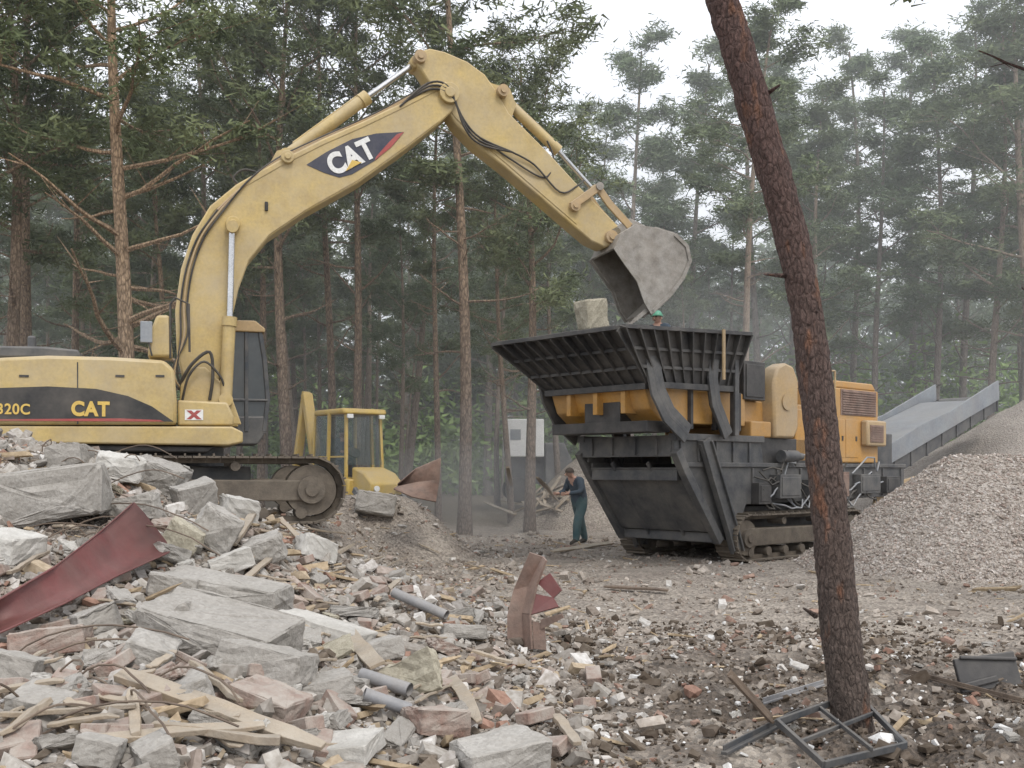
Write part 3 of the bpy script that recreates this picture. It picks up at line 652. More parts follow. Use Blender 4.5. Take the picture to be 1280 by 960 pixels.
for (u,v),r in (((556,124),.13),((521,78),.10),((757,300),.11),((712,262),.09),((623,120),.1)):
    p=E(u,v); mb=MB(); mb.cyl((p.x,-.3,p.z),(p.x,.3,p.z),r,18); mb.cyl((p.x,-.33,p.z),(p.x,.33,p.z),r*.5,14); mb.obj('pin_boss',M['tan'],stick,smooth=True)
for y in(-.14,.1):
    mb=MB(); mb.prism(EZ([(596,98),(612,108),(634,114),(642,134),(636,152)]),y,y+.04); mb.obj('cylinder_lug',M['yellow'],stick)
for y in (-.212,.2):
    mb=MB(); mb.ribbon(EZ([(540,112),(566,150),(594,178),(628,206),(672,244),(716,282)]),.05,y,y+.012); mb.obj('stick_edge_plate',M['yellow'],stick)
ram((623,118),(697,188),(742,238),.085,.042,stick,0)
for y in(-.27,.22):
    mb=MB(); mb.ribbon(EZ([(708,262),(742,238)]),.13,y,y+.05); mb.ribbon(EZ([(742,238),(756,258),(783,288)]),.13,y+.052,y+.10); mb.obj('bucket_link',M['tan'],stick,bevel=.01)
p=E(742,238); mb=MB(); mb.cyl((p.x,-.3,p.z),(p.x,.34,p.z),.07,14); mb.obj('link_pin',M['bucket'],stick,smooth=True)
hose([(600,172,-.24),(640,200,-.24),(680,222,-.22),(692,200,-.14),(684,176,-.12)],.016,stick); hose([(640,190,-.26),(668,206,-.24),(700,240,-.23),(722,232,-.2),(730,225,-.1)],.016,stick)
sh=[(753,317),(760,300),(778,289),(804,293),(827,300),(842,315),(846,334),(837,355),(822,375),(799,397)]
bz=EZ(sh); mb=MB(); inner=[]; outer=[]
for i,(x,z) in enumerate(bz):
    a=Vector(bz[min(i+1,len(bz)-1)])-Vector(bz[max(i-1,0)]); nrm=Vector((a.y,-a.x)).normalized()
    inner.append((x+nrm.x*.045,z+nrm.y*.045)); outer.append((x-nrm.x*.035,z-nrm.y*.035))
mb.prism(bz+inner[::-1],-.50,.50)
bu=mb.obj('bucket',M['bucket'],ex,bevel=.008,smooth=True)
for y in (-.47,-.16,.13,.42):
    mb=MB(); mb.prism(bz[3:]+outer[3:][::-1],y,y+.05); mb.obj('bucket_rib',M['bucket'],bu)
edge=EZ([(791,384),(782,358),(766,336)])
for y in(-.535,.50):
    mb=MB(); mb.prism(bz+edge,y,y+.035); mb.obj('bucket_side_plate',M['bucket'],bu,bevel=.006)
for y in (-.56,.535):
    mb=MB(); mb.ribbon([bz[-1]]+edge+[bz[0]],.08,y,y+.025); mb.obj('wear_strip',M['bucket'],bu,bevel=.004)
    mb=MB(); mb.ribbon([((a0+b0)/2,(a1+b1)/2) for (a0,a1),(b0,b1) in zip(bz[4:],inner[4:])],.07,y,y+.022); mb.obj('wear_strip',M['bucket'],bu,bevel=.004)
for y in(-.2,.14):
    mb=MB(); mb.prism(EZ([(748,306),(758,290),(782,276),(802,286),(806,300),(770,300)]),y,y+.06); mb.obj('bucket_bracket',M['bucket'],bu,bevel=.01)
for (u,v) in((757,300),(786,287)): p=E(u,v); mb=MB(); mb.cyl((p.x,-.28,p.z),(p.x,.28,p.z),.06,14); mb.obj('bucket_pin',M['bucket'],bu,smooth=True)
for i in range(5):
    y=-.45+.90*i/4; mb=MB(); a_=E(804,391,y);b_=E(789,404,y); d=(b_-a_)
    mb.sweep([a_-d*.3,a_+d*.5,a_+d*1.2],[(-.05,-.035),(.05,-.035),(.05,.035),(-.05,.035)],[1,.9,.35]); mb.obj('bucket_tooth',M['bucket'],bu)
p=W(740,393,17.9); put('concrete_block',chunk_mesh(77,.5,.45,.55,M['beige'],.03),p,(.1,-.15,.4),'pale concrete block on the load inside the hopper','rubble')
# -------------------------------------------------------------- crusher ---
CR=Frame(3.21,19.82,0,42)
cr=empty('mobile_crusher',CR.o,42,label='black and orange tracked mobile crusher with steel hopper',cat='crusher')
make_track(cr,-.15,4.3,.86,-1.42,-.92,48,M['track']); make_track(cr,-.15,4.3,.86,.92,1.42,48,M['track'])
T=[(-3.37,-1.5,3.97),(0.02,-1.5,4.14),(.02,1.5,4.14),(-3.37,1.5,3.97)]
Bq=[(-2.4,-1.25,3.12),(-.05,-1.25,3.16),(-.05,1.15,3.16),(-2.4,1.15,3.12)]
T=[Vector(t) for t in T];Bq=[Vector(t) for t in Bq]
cen=Vector((-1.5,0,3.6))
hp=empty('hopper',(0,0,0)); hp.parent=cr
for i in range(4):
    mb=MB(); j=(i+1)%4; a,b_,c_,d=T[i],T[j],Bq[j],Bq[i]; nrm=(b_-a).cross(d-a).normalized()
    if nrm.dot(a-cen)<0: nrm=-nrm
    vs=[a,b_,c_,d]; mb.add(vs+[v-nrm*.03 for v in vs],[(0,1,2,3),(7,6,5,4),(0,4,5,1),(1,5,6,2),(2,6,7,3),(3,7,4,0)],0)
    n_=10
    for k_ in range(n_+1):
        t=k_/n_; p0=a.lerp(b_,t);p1=d.lerp(c_,t); tg=(b_-a).normalized()
        mb.plate([p0+nrm*.002-tg*.015,p0+nrm*.13-tg*.015,p0.lerp(p1,.6)+nrm*.06-tg*.015,p1+nrm*.04-tg*.015,p1+nrm*.002-tg*.015],.03,0)
    mb.beam(a+nrm*.05,b_+nrm*.05,.14,.06)
    for t in (.36,.68): mb.beam(a.lerp(d,t)+nrm*.03,b_.lerp(c_,t)+nrm*.03,.03,.05)
    mb.beam(d+nrm*.05,c_+nrm*.05,.10,.10)
    mb.obj('hopper_wall',[M['hopper']],hp)
mb=MB(); mb.bb(-.92,-.86,-1.68,-1.65,3.25,4.12); mb.obj('strap',M['tan'],hp)
mb=MB(); mb.prism([(-2.35,3.08),(-.0,3.10),(.5,3.10),(.5,2.5),(-1.9,2.5),(-2.2,2.72)],-1.12,1.12); mb.obj('feeder_bin',M['orange'],cr,bevel=.02)
for y in (-.75,-.1,.55):
    mb=MB(); mb.bb(-2.42,-2.1,y,y+.10,2.65,3.08); mb.obj('bin_stiffener',M['orange'],cr,bevel=.01)
mb=MB(); mb.bb(-2.3,-1.7,-1.14,1.14,2.33,2.52); mb.bb(-2.26,-1.9,-.5,.35,2.35,2.9); mb.obj('feeder_crossbeam',M['darker'],cr,bevel=.01)
for x in (-1.2,-.5,.2):
    mb=MB(); mb.bb(x,x+.07,-1.2,-1.1,2.4,3.10); mb.obj('bin_stiffener',M['darker'],cr,bevel=.01)
for y in(-1.38,1.22):
    for pl,w_ in (([(-2.4,3.8),(-2.4,3.4),(-2.28,3.0),(-2.0,2.62),(-1.5,2.3)],.36),([(-.75,3.8),(-.8,3.3),(-.7,2.85),(-.35,2.3)],.26),([(-.1,3.9),(-.1,2.3)],.12)):
        mb=MB(); mb.ribbon(pl,w_,y,y+.05); mb.ribbon(pl,w_*.2,y-.002,y+.16); mb.obj('hopper_support',M['dark'],cr,bevel=.008)
mb=MB()
side=[(-1.62,2.28),(-1.62,1.92),(-1.38,1.66),(-.40,.42),(.05,.42),(.45,1.05),(6.4,1.12),(6.4,1.75),(1.0,1.8),(.9,2.28)]
for y in(-1.18,1.02): 
    mb.prism(side,y,y+.08); mb.bb(-1.65,.95,y-.06,y+.12,2.20,2.32); mb.bb(-1.4,6.4,y-.05,y+.13,1.74,1.82)
    for x in np.arange(-1.5,.9,.5): mb.bb(x,x+.04,y-.04,y+.1,1.83,2.2)
    for x in np.arange(.6,6.3,.8): mb.bb(x,x+.05,y-.04,y+.1,1.14,1.72)
mb.bb(-1.63,-1.47,-1.1,1.02,1.92,2.29); mb.bb(-1.4,5.9,-1.05,1.0,1.5,1.72)
mb.plate([(-1.38,-1.1,1.74),(-1.38,1.02,1.74),(-.50,1.02,.60),(-.50,-1.1,.60)],.05)
for y in(-.8,-.3,.25,.75): mb.bb(-1.67,-1.61,y-.02,y+.02,1.95,2.26)
mb.bb(-.46,-.28,-1.1,1.02,.38,.56)
for y in (-.45,.40): mb.beam((-1.48,y,1.82),(-.43,y,.48),.05,.07)
ch=mb.obj('chassis',M['dark'],cr,bevel=.01)
for y in(-1.27,1.02):
    mb=MB(); mb.ribbon([(-1.62,2.02),(-1.38,1.66),(-.40,.40)],.16,y,y+.15); mb.obj('support_leg',M['dark'],cr,bevel=.012)
    mb=MB(); mb.ribbon([(-.95,2.2),(-.62,1.5),(-.16,.55),(-.02,.22)],.30,y-.06,y+.0); mb.ribbon([(-1.08,2.2),(-.76,1.5),(-.30,.55),(-.16,.22)],.04,y-.11,y+.01);mb.ribbon([(-.82,2.2),(-.48,1.5),(-.02,.55),(.12,.22)],.04,y-.11,y+.01); mb.obj('support_leg',M['dark'],cr,bevel=.008)
mb=MB(); mb.bb(.2,3.9,-.88,.88,.3,1.0); mb.obj('undercarriage_frame',M['darker'],cr,bevel=.02)
rr=random.Random(3)
for i in range(26):
    mb=MB(); x=.5+rr.random()*3.8; z=1.0+rr.random()*.7; pts_=[(x,-1.24,z)]
    for k_ in range(6): pts_.append((pts_[-1][0]+rr.uniform(.02,.25),-1.28-rr.random()*.12,max(.95,pts_[-1][2]+rr.uniform(-.28,.25))))
    mb.tube(pts_,.018,6); mb.obj('hydraulic_hose',M[rr.choice(['rubber','rubber','greysteel'])],cr,smooth=True)
for x0_,x1_,z0_,z1_,y_,mt in ((1.2,1.9,1.15,1.6,-1.42,'dark'),(2.3,2.6,1.2,1.5,-1.38,'slate'),(3.0,3.7,1.15,1.65,-1.40,'rust'),(.6,1.0,1.05,1.45,-1.36,'darker'),(4.2,5.0,1.2,1.6,-1.38,'dark'),(5.3,5.9,1.2,1.55,-1.36,'darker')):
    mb=MB(); mb.bb(x0_,x1_,y_,-1.19,z0_,z1_); mb.bb(x0_+.05,x1_-.05,y_-.015,y_,z0_+.05,z1_-.05); mb.obj('equipment_box',M[mt],cr,bevel=.015)
mb=MB(); mb.cyl((1.4,-1.3,1.95),(1.9,-1.3,1.95),.12,16); mb.cyl((1.9,-1.3,1.95),(2.1,-1.3,1.95),.07,12); mb.obj('hydraulic_motor',M['dark'],cr,smooth=True)
mb=MB(); mb.prism([(.55,2.3),(.55,3.0),(3.3,3.0),(3.3,2.0),(.95,2.0)],-.95,.85); mb.obj('jaw_housing',M['orange'],cr,bevel=.03)
mb=MB(); mb.bb(.42,1.1,-1.15,-.2,3.0,3.72); mb.bb(.48,1.04,-1.17,-1.15,3.05,3.66); mb.obj('guard_box',M['darker'],cr,bevel=.015)
mb=MB(); mb.bb(.5,3.4,.86,1.55,2.98,3.04); mb.obj('walkway',M['darker'],cr)
mb=MB(); mb.bb(.9,3.4,-1.1,-.95,1.8,2.3); mb.obj('guard_plate',M['darker'],cr,bevel=.015)
mb=MB(); mb.prism([(1.32,2.30),(1.28,3.35),(1.42,3.66),(1.68,3.76),(1.95,3.70),(2.12,3.45),(2.12,2.5),(1.98,2.30)],-1.22,-.9); mb.obj('flywheel_guard',M['tan'],cr,bevel=.05,smooth=True)
mb=MB(); mb.cyl((1.7,-1.225,3.0),(1.7,-1.25,3.0),.16,18); mb.obj('hub_cover',M['tan'],cr,smooth=True)
for x0_,x1_,y0_,y1_,z0_,z1_ in ((.55,1.2,-1.22,-.96,2.3,2.6),(2.2,3.4,-1.1,-.5,1.85,2.9)):
    mb=MB(); mb.bb(x0_,x1_,y0_,y1_,z0_,z1_);mb.obj('motor_cover',M['orange'],cr,bevel=.03)
mb=MB()
for x in (2.3,2.85,3.4): mb.tube([(x,-1.25,2.95),(x,-1.25,3.7)],.02,6)
mb.tube([(2.3,-1.25,3.7),(3.4,-1.25,3.7)],.02,6); mb.tube([(2.3,-1.25,3.35),(3.4,-1.25,3.35)],.02,6); mb.obj('guard_rail',M['tan'],cr,smooth=True)
mb=MB(); mb.bb(3.5,5.5,-1.05,1.05,1.84,3.40); mb.prism([(3.5,3.41),(3.6,3.56),(5.35,3.56),(5.5,3.41)],-1.0,1.0); eng=mb.obj('engine_housing',M['orange'],cr,bevel=.03)
mb=MB(); mb.bb(4.75,5.56,-1.22,-1.05,2.2,2.75); mb.obj('engine_side_box',M['tan'],eng,bevel=.04,smooth=True)
mb=MB()
for i in range(10): mb.bb(4.0,5.35,-1.085,-1.062,2.87+i*.05,2.895+i*.05)
mb.bb(3.95,5.4,-1.062,-1.04,2.84,3.38); mb.obj('ventilation_grille',[M['rust']],eng)
mb=MB(); mb.bb(4.85,5.4,-1.235,-1.22,2.28,2.65)
for i in range(7): mb.bb(4.88,5.37,-1.25,-1.235,2.30+i*.05,2.32+i*.05)
mb.obj('ventilation_grille',M['rust'],eng)
for x in (3.6,4.15):
    mb=MB(); mb.bb(x,x+.48,-1.062,-1.04,1.95,2.75); mb.obj('access_door',M['orange'],eng,bevel=.008)
    mb=MB(); mb.bb(x+.38,x+.43,-1.075,-1.062,2.3,2.4); mb.obj('door_handle',M['darker'],eng)
mb=MB(); mb.cyl((3.95,-.6,3.5),(3.95,-.6,4.05),.15,18); mb.cyl((3.95,-.6,4.05),(3.95,-.6,4.17),.19,18); mb.obj('exhaust',M['slate'],eng,smooth=True)
mb=MB(); mb.bb(5.5,6.4,-.9,.9,1.8,2.5); mb.obj('rear_deck',M['dark'],cr,bevel=.02)
cv=empty('discharge_conveyor',(0,0,0),0); cv.parent=cr
path=[Vector((2.8,0,.62)),Vector((5.9,0,1.5)),Vector((12.1,0,3.42))]
mb=MB()
for y in(-.80,.74):
    mb.ribbon([(p.x,p.z) for p in path],.34,y,y+.06)
    for t in np.linspace(0,1,9): p=path[1].lerp(path[2],t); mb.bb(p.x-.03,p.x+.03,y-.03,y+.09,p.z-.2,p.z+.2)
for t in np.linspace(.05,.95,7): p=path[1].lerp(path[2],t); mb.beam((p.x,-.75,p.z-.16),(p.x,.75,p.z-.16),.06,.06)
mb.obj('conveyor_frame',M['dark'],cv,bevel=.006)
mb=MB(); mb.ribbon([(p.x,p.z+.10) for p in path],.025,-.7,.7); mb.obj('conveyor_belt',M['rubber'],cv)
a=path[1].lerp(path[2],.06);b_=path[2]
for y in(-.87,.82):
    mb=MB(); mb.prism([(a.x,a.z+.18),(b_.x,b_.z+.12),(b_.x-.05,b_.z+.62),(b_.x-.9,b_.z+.34),(a.x+3.0,a.z+1.50),(a.x+1.6,a.z+1.15),(a.x,a.z+.62)],y,y+.05); mb.obj('conveyor_side_board',M['greysteel'],cv,bevel=.008)
a=path[1].lerp(path[2],.08); e=path[1].lerp(path[2],.84)
mb=MB(); mb.plate([(a.x,-.80,a.z+.55),(a.x,.80,a.z+.55),(e.x,.80,e.z+.38),(e.x,-.80,e.z+.38)],.03); mb.obj('conveyor_hood',M['greysteel'],cv,bevel=.008)
mb=MB(); mb.cyl((12.1,-.7,3.42),(12.1,.7,3.42),.22,20); mb.obj('head_drum',M['dark'],cv,smooth=True)
mb=MB(); mb.prism([(5.6,1.3),(7.3,1.55),(6.2,.45),(5.2,.45)],-1.0,-.94); mb.obj('chute_plate',M['tan'],cr,bevel=.01)
V2=[];F2=[];C2=[];off=0
cm_=np.array(Matrix.Rotation(math.radians(42),3,'Z'))
for i in range(500):
    T_,Fx=TPL[rng.integers(14)]; s=rng.uniform(.08,.28); x=rng.uniform(-2.5,-.3);y=rng.uniform(-.95,.95)
    z=3.55+rng.uniform(0,.2)
    loc=cm_@np.array([x,y,z])+np.array(CR.o); V2.append(T_*s+loc);F2.append(Fx+off);off+=len(T_);C2.append(np.repeat(np.array([[.42,.40,.37]])*rng.uniform(.7,1.2),len(T_),0))
finish(D.objects.new('hopper_load',tri_mesh('hopper_load',np.vstack(V2),np.vstack(F2),[M['rubble']],np.vstack(C2))),kind='stuff',label='broken concrete loaded in the crusher hopper')
# ------------------------------------------------------- backhoe loader ---
bx_=-4.2; bh=empty('backhoe_loader',(bx_,26.6,.12),-52,label='yellow backhoe loader parked behind the rubble heap',cat='backhoe')
mb=MB(); mb.prism([(1.0,1.0),(1.9,.95),(1.95,1.25),(1.6,1.5),(1.0,1.65)],-.45,.45); mb.bb(-.9,1.1,-.6,.6,.8,1.35); mb.obj('body',M['yellow2'],bh,bevel=.05,smooth=True)
mb=MB()
for x,y in((-.7,-.62),(.15,-.65),(.85,-.52),(-.7,.62),(.15,.65),(.85,.52)): mb.beam((x,y,1.3),(x*.92,y*.92,3.0),.07,.07)
mb.bb(-.75,.9,-.65,.65,1.3,1.38); mb.beam((-.7,-.64,1.9),(.85,-.54,1.9),.04,.04); cb=mb.obj('cab',M['yellow2'],bh)
mb=MB(); mb.prism([(-.72,2.96),(.92,2.96),(.86,3.10),(-.66,3.10)],-.62,.62); mb.obj('cab_roof',M['yellow2'],cb,bevel=.05,smooth=True)
for y in (-.45,.45):
    mb=MB(); mb.box((.93,y,2.9),(.06,.16,.10)); mb.obj('work_lamp',M['white'],cb,bevel=.01)
mb=MB(); mb.bb(-.6,-.1,-.3,.3,1.4,1.8); mb.bb(-.65,-.5,-.3,.3,1.7,2.3); mb.obj('seat',M['rubber'],cb,bevel=.04)
mb=MB(); mb.cyl((.45,0,1.4),(.3,0,2.0),.04,8); mb.cyl((.27,0,1.99),(.31,0,2.03),.18,16); mb.obj('steering_wheel',M['rubber'],cb,smooth=True)
gl,nt,b,co=base('tinted_glass'); setin(b,'Base Color',(.10,.13,.13,1)); setin(b,'Roughness',.05); setin(b,'Alpha',.30)
for q in ([(-.68,-.62,1.4),(.83,-.52,1.4),(.78,-.5,2.95),(-.64,-.58,2.95)],[(.86,-.5,1.7),(.86,.5,1.7),(.80,.48,2.95),(.80,-.48,2.95)],[(-.7,.62,1.4),(-.7,-.62,1.4),(-.66,-.58,2.95),(-.66,.58,2.95)]):
    mb=MB(); mb.plate(q,.01); mb.obj('window',gl,cb)
for x,y,r in((-.2,-.88,.72),(-.2,.88,.72),(1.65,-.8,.42),(1.65,.8,.42)):
    mb=MB(); mb.cyl((x,y-.16,r),(x,y+.16,r),r,28); w_=mb.obj('wheel',M['rubber'],bh,smooth=True,bevel=.04); mb=MB(); mb.cyl((x,y-.18,r),(x,y+.18,r),r*.55,20); mb.obj('rim',M['yellow2'],w_,smooth=True)
mb=MB(); mb.beam((-.85,0,1.0),(-1.15,-.2,1.1),.3,.5); mb.beam((-1.1,-.2,1.0),(-1.6,-.35,3.6),.18,.28); mb.obj('backhoe_boom',M['yellow2'],bh,bevel=.03)
mb=MB(); mb.beam((-1.6,-.35,3.65),(-2.1,-.4,1.6),.16,.22); mb.obj('backhoe_stick',M['yellow2'],bh,bevel=.03)
mb=MB(); mb.cyl((-1.2,-.05,1.2),(-1.5,-.15,2.7),.06,10); mb.cyl((-1.5,-.15,2.6),(-1.6,-.2,3.4),.035,10); mb.obj('hydraulic_cylinder',M['dark'],bh,smooth=True)
mb=MB(); mb.prism([(-2.3,1.6),(-1.9,1.6),(-1.8,1.0),(-2.1,.7),(-2.5,.9)],-.7,-.1); mb.obj('digging_bucket',M['dark'],bh,bevel=.02)
mb=MB(); mb.prism([(2.3,.15),(2.75,.1),(2.35,.7),(2.2,.7)],-.85,.85); mb.beam((1.4,-.6,1.1),(2.35,-.6,.4),.1,.16); mb.beam((1.4,.6,1.1),(2.35,.6,.4),.1,.16); mb.obj('loader_bucket',M['dark'],bh,bevel=.02)
for y in(-.3,.3):
    mb=MB(); mb.cyl((1.93,y,1.12),(1.98,y,1.12),.07,12); mb.obj('headlight',M['white'],bh)
# --------------------------------------------------------- white truck ----
tk=empty('box_truck',(.45,41,.45),4,label='white box truck parked among the pine trees',cat='truck')
mb=MB(); mb.bb(-.75,.7,-1.2,1.2,1.75,3.2); mb.obj('cargo_box',M['white'],tk,bevel=.04)
mb=MB(); mb.bb(-.6,-.2,-1.22,-1.2,2.4,2.8); mb.obj('window',M['greysteel'],tk)
mb=MB(); mb.prism([(.75,.7),(1.8,.7),(1.8,1.6),(1.5,2.3),(.75,2.3)],-1.1,1.1); mb.obj('cab',M['dark'],tk,bevel=.06)
mb=MB(); mb.bb(-.7,1.8,-.4,.4,.7,1.75); mb.obj('chassis',M['dark'],tk)
for x in(-.3,1.35):
    for y in(-1.,1.): mb=MB(); mb.cyl((x,y-.15,.48),(x,y+.15,.48),.48,24); mb.obj('wheel',M['rubber'],tk,smooth=True)
# --------------------------------------------------------------- people ---
def person(loc,yaw,J,mats,label,hat,scale=1.):
    Ed=[('pelvis','spine',0),('spine','chest',0),('chest','neck',2),('neck','head',2),('head','crown',2)]
    for s_ in 'lr': Ed+=[('pelvis','hip'+s_,1),('hip'+s_,'knee'+s_,1),('knee'+s_,'ankle'+s_,1),('ankle'+s_,'toe'+s_,3),('chest','sh'+s_,0),('sh'+s_,'el'+s_,0),('el'+s_,'wr'+s_,0),('wr'+s_,'palm'+s_,2)]
    for s_ in 'lr':
        w=Vector(J['wr'+s_][0]);p=Vector(J['palm'+s_][0]); d=(p-w).normalized(); sd=d.cross(Vector((1,0,0))); sd=sd.normalized() if sd.length>.1 else Vector((0,1,0))
        for i,(o_,l) in enumerate(((-.03,.065),(-.01,.08),(.01,.075),(.03,.06))):
            a=p+sd*o_+d*.03; b_=a+d*l*.55; c_=b_+d*l*.4+Vector((.012,0,0))
            J[f'f{s_}{i}a']=(a,.010);J[f'f{s_}{i}b']=(b_,.009);J[f'f{s_}{i}c']=(c_,.008)
            Ed+=[('palm'+s_,f'f{s_}{i}a',2),(f'f{s_}{i}a',f'f{s_}{i}b',2),(f'f{s_}{i}b',f'f{s_}{i}c',2)]
        a=w+d*.02+sd*.035+Vector((.015,0,0)); b_=a+d*.04+sd*.02
        J[f't{s_}a']=(a,.011);J[f't{s_}b']=(b_,.009); Ed+=[('wr'+s_,f't{s_}a',2),(f't{s_}a',f't{s_}b',2)]
    names=list(J); idx={n:i for i,n in enumerate(names)}; me=D.meshes.new('person')
    me.from_pydata([Vector(J[n][0]) for n in names],[(idx[a],idx[b]) for a,b,_ in Ed],[])
    o=D.objects.new('tmpp',me); col.objects.link(o); sk=o.modifiers.new('s','SKIN'); 
    for i,n in enumerate(names):
        r=J[n][1]; r=(r,r) if not isinstance(r,tuple) else r; me.skin_vertices[0].data[i].radius=r; me.skin_vertices[0].data[i].use_root=(n=='pelvis')
    ss=o.modifiers.new('u','SUBSURF'); ss.levels=2
    bpy.context.view_layer.update()
    m2=D.meshes.new_from_object(o.evaluated_get(bpy.context.evaluated_depsgraph_get())); D.objects.remove(o)
    m2.materials.clear()
    for m_ in mats: m2.materials.append(m_)
    for p in m2.polygons:
        c=p.center; best=9;bi=0
        for a,b_,k in Ed:
            A=Vector(J[a][0]);B=Vector(J[b_][0]);ab=B-A;t=max(0,min(1,(c-A).dot(ab)/max(1e-6,ab.dot(ab)))); d=(c-A-ab*t).length
            if d<best: best=d;bi=k
        p.material_index=bi; p.use_smooth=True
    b_=D.objects.new('person',m2); b_.location=loc; b_.rotation_euler=(0,0,math.radians(yaw)); b_.scale=(scale,)*3
    finish(b_,label=label,cat='person')
    h=Vector(J['head'][0]); mb=MB()
    vs=[]; n=14
    for i in range(6):
        ph=math.pi/2*i/5
        for j in range(n): vs.append(h+Vector((.112*math.cos(ph)*math.cos(2*math.pi*j/n)-.01,.095*math.cos(ph)*math.sin(2*math.pi*j/n),.03+.115*math.sin(ph))))
    fs=[(i*n+j,i*n+(j+1)%n,(i+1)*n+(j+1)%n,(i+1)*n+j) for i in range(5) for j in range(n)]
    mb.add(vs,fs)
    if hat=='helmet': mb.cyl(h+Vector((.02,0,.03)),h+Vector((.02,0,.045)),.125,18)
    mb.obj('hard_hat' if hat=='helmet' else 'hair',M[hat],b_,smooth=True)
    mb=MB(); mb.sweep([h+Vector((.09,0,.02)),h+Vector((.118,0,-.02)),h+Vector((.09,0,-.035))],[(-.012,-.01),(.012,-.01),(.012,.01),(-.012,.01)],[.5,1.2,.8]); mb.obj('nose',M['skin'],b_,smooth=True)
    for y in(-.092,.092): mb=MB(); mb.box(h+Vector((0,y,-.01)),(.03,.018,.055)); mb.obj('ear',M['skin'],b_,bevel=.006)
    for y in(-.033,.033): mb=MB(); mb.box(h+Vector((.092,y,.015)),(.012,.024,.012)); mb.obj('eye',M['hair'],b_)
    mb=MB(); mb.box(h+Vector((.09,0,-.06)),(.01,.045,.008)); mb.obj('mouth',M['hair'],b_)
    return b_
def pose(lean=0.,stride=.15,arms='down',sit=False,f=1.):
    c=lean; J={'pelvis':((0,0,.95),(.16*f,.125*f)),'spine':((.04*c,0,1.15),(.16*f,.12*f)),'chest':((.25*c,0,1.38-.05*c),(.18*f,.13*f)),'neck':((.38*c,0,1.52-.1*c),(.055,.055)),'head':((.5*c+.02,0,1.62-.14*c),(.082,.09)),'crown':((.52*c+.015,0,1.71-.15*c),(.06,.07))}
    for s_,y in(('l',1),('r',-1)):
        st=stride*y
        if sit:
            J['hip'+s_]=((.05,.1*y,.93),.1);J['knee'+s_]=((.45,.14*y,.95),.07);J['ankle'+s_]=((.5,.14*y,.52),.045);J['toe'+s_]=((.66,.14*y,.47),.04)
        else:
            J['hip'+s_]=((0,.1*y,.88),(.11*f,.115*f));J['knee'+s_]=((.03+st*.6,.13*y,.5),(.085*f,.085*f));J['ankle'+s_]=((st-.02,.15*y,.09),(.065*f,.065*f));J['toe'+s_]=((st+.16,.17*y,.04),(.045,.04))
        J['sh'+s_]=((.25*c,.2*y,1.43-.06*c),.08*f)
        if arms=='down': J['el'+s_]=((.2*c-.02,.27*y,1.14),.06*f);J['wr'+s_]=((.25*c+.1,.26*y,.9),.04);J['palm'+s_]=((.25*c+.13,.25*y,.83),(.032,.02))
        else: J['el'+s_]=((.2*c+.08,.29*y,1.16),.06*f);J['wr'+s_]=((.25*c+.32,.18*y,1.12),.042);J['palm'+s_]=((.25*c+.39,.16*y,1.12),(.032,.02))
    return J
Yp=24.; px_=(725-640)*Yp/F
person((px_,Yp,hfun(px_,Yp)-.02),215,pose(.55,.25,'fwd',f=1.2),[M['jacket'],M['trouser'],M['skin'],M['boot']],'worker in dark jacket and blue green trousers leaning forward','hair',1.06)
wp=Matrix.Rotation(math.radians(42),3,'Z')@Vector((.75,1.15,0)); person((CR.o[0]+wp.x,CR.o[1]+wp.y,3.04),230,pose(.1,.08,'fwd'),[M['jacket'],M['trouser'],M['skin'],M['boot']],'worker in green hard hat standing on the crusher walkway','helmet',1.08)
q=Matrix.Rotation(math.radians(-52),3,'Z')@Vector((-.35,0,1.0)); person((bx_+q.x,26.6+q.y,.12+.98),-52,pose(.1,0,'fwd',True),[M['jacket'],M['trouser'],M['skin'],M['boot']],'driver in dark jacket seated in the backhoe cab','hair',.95)
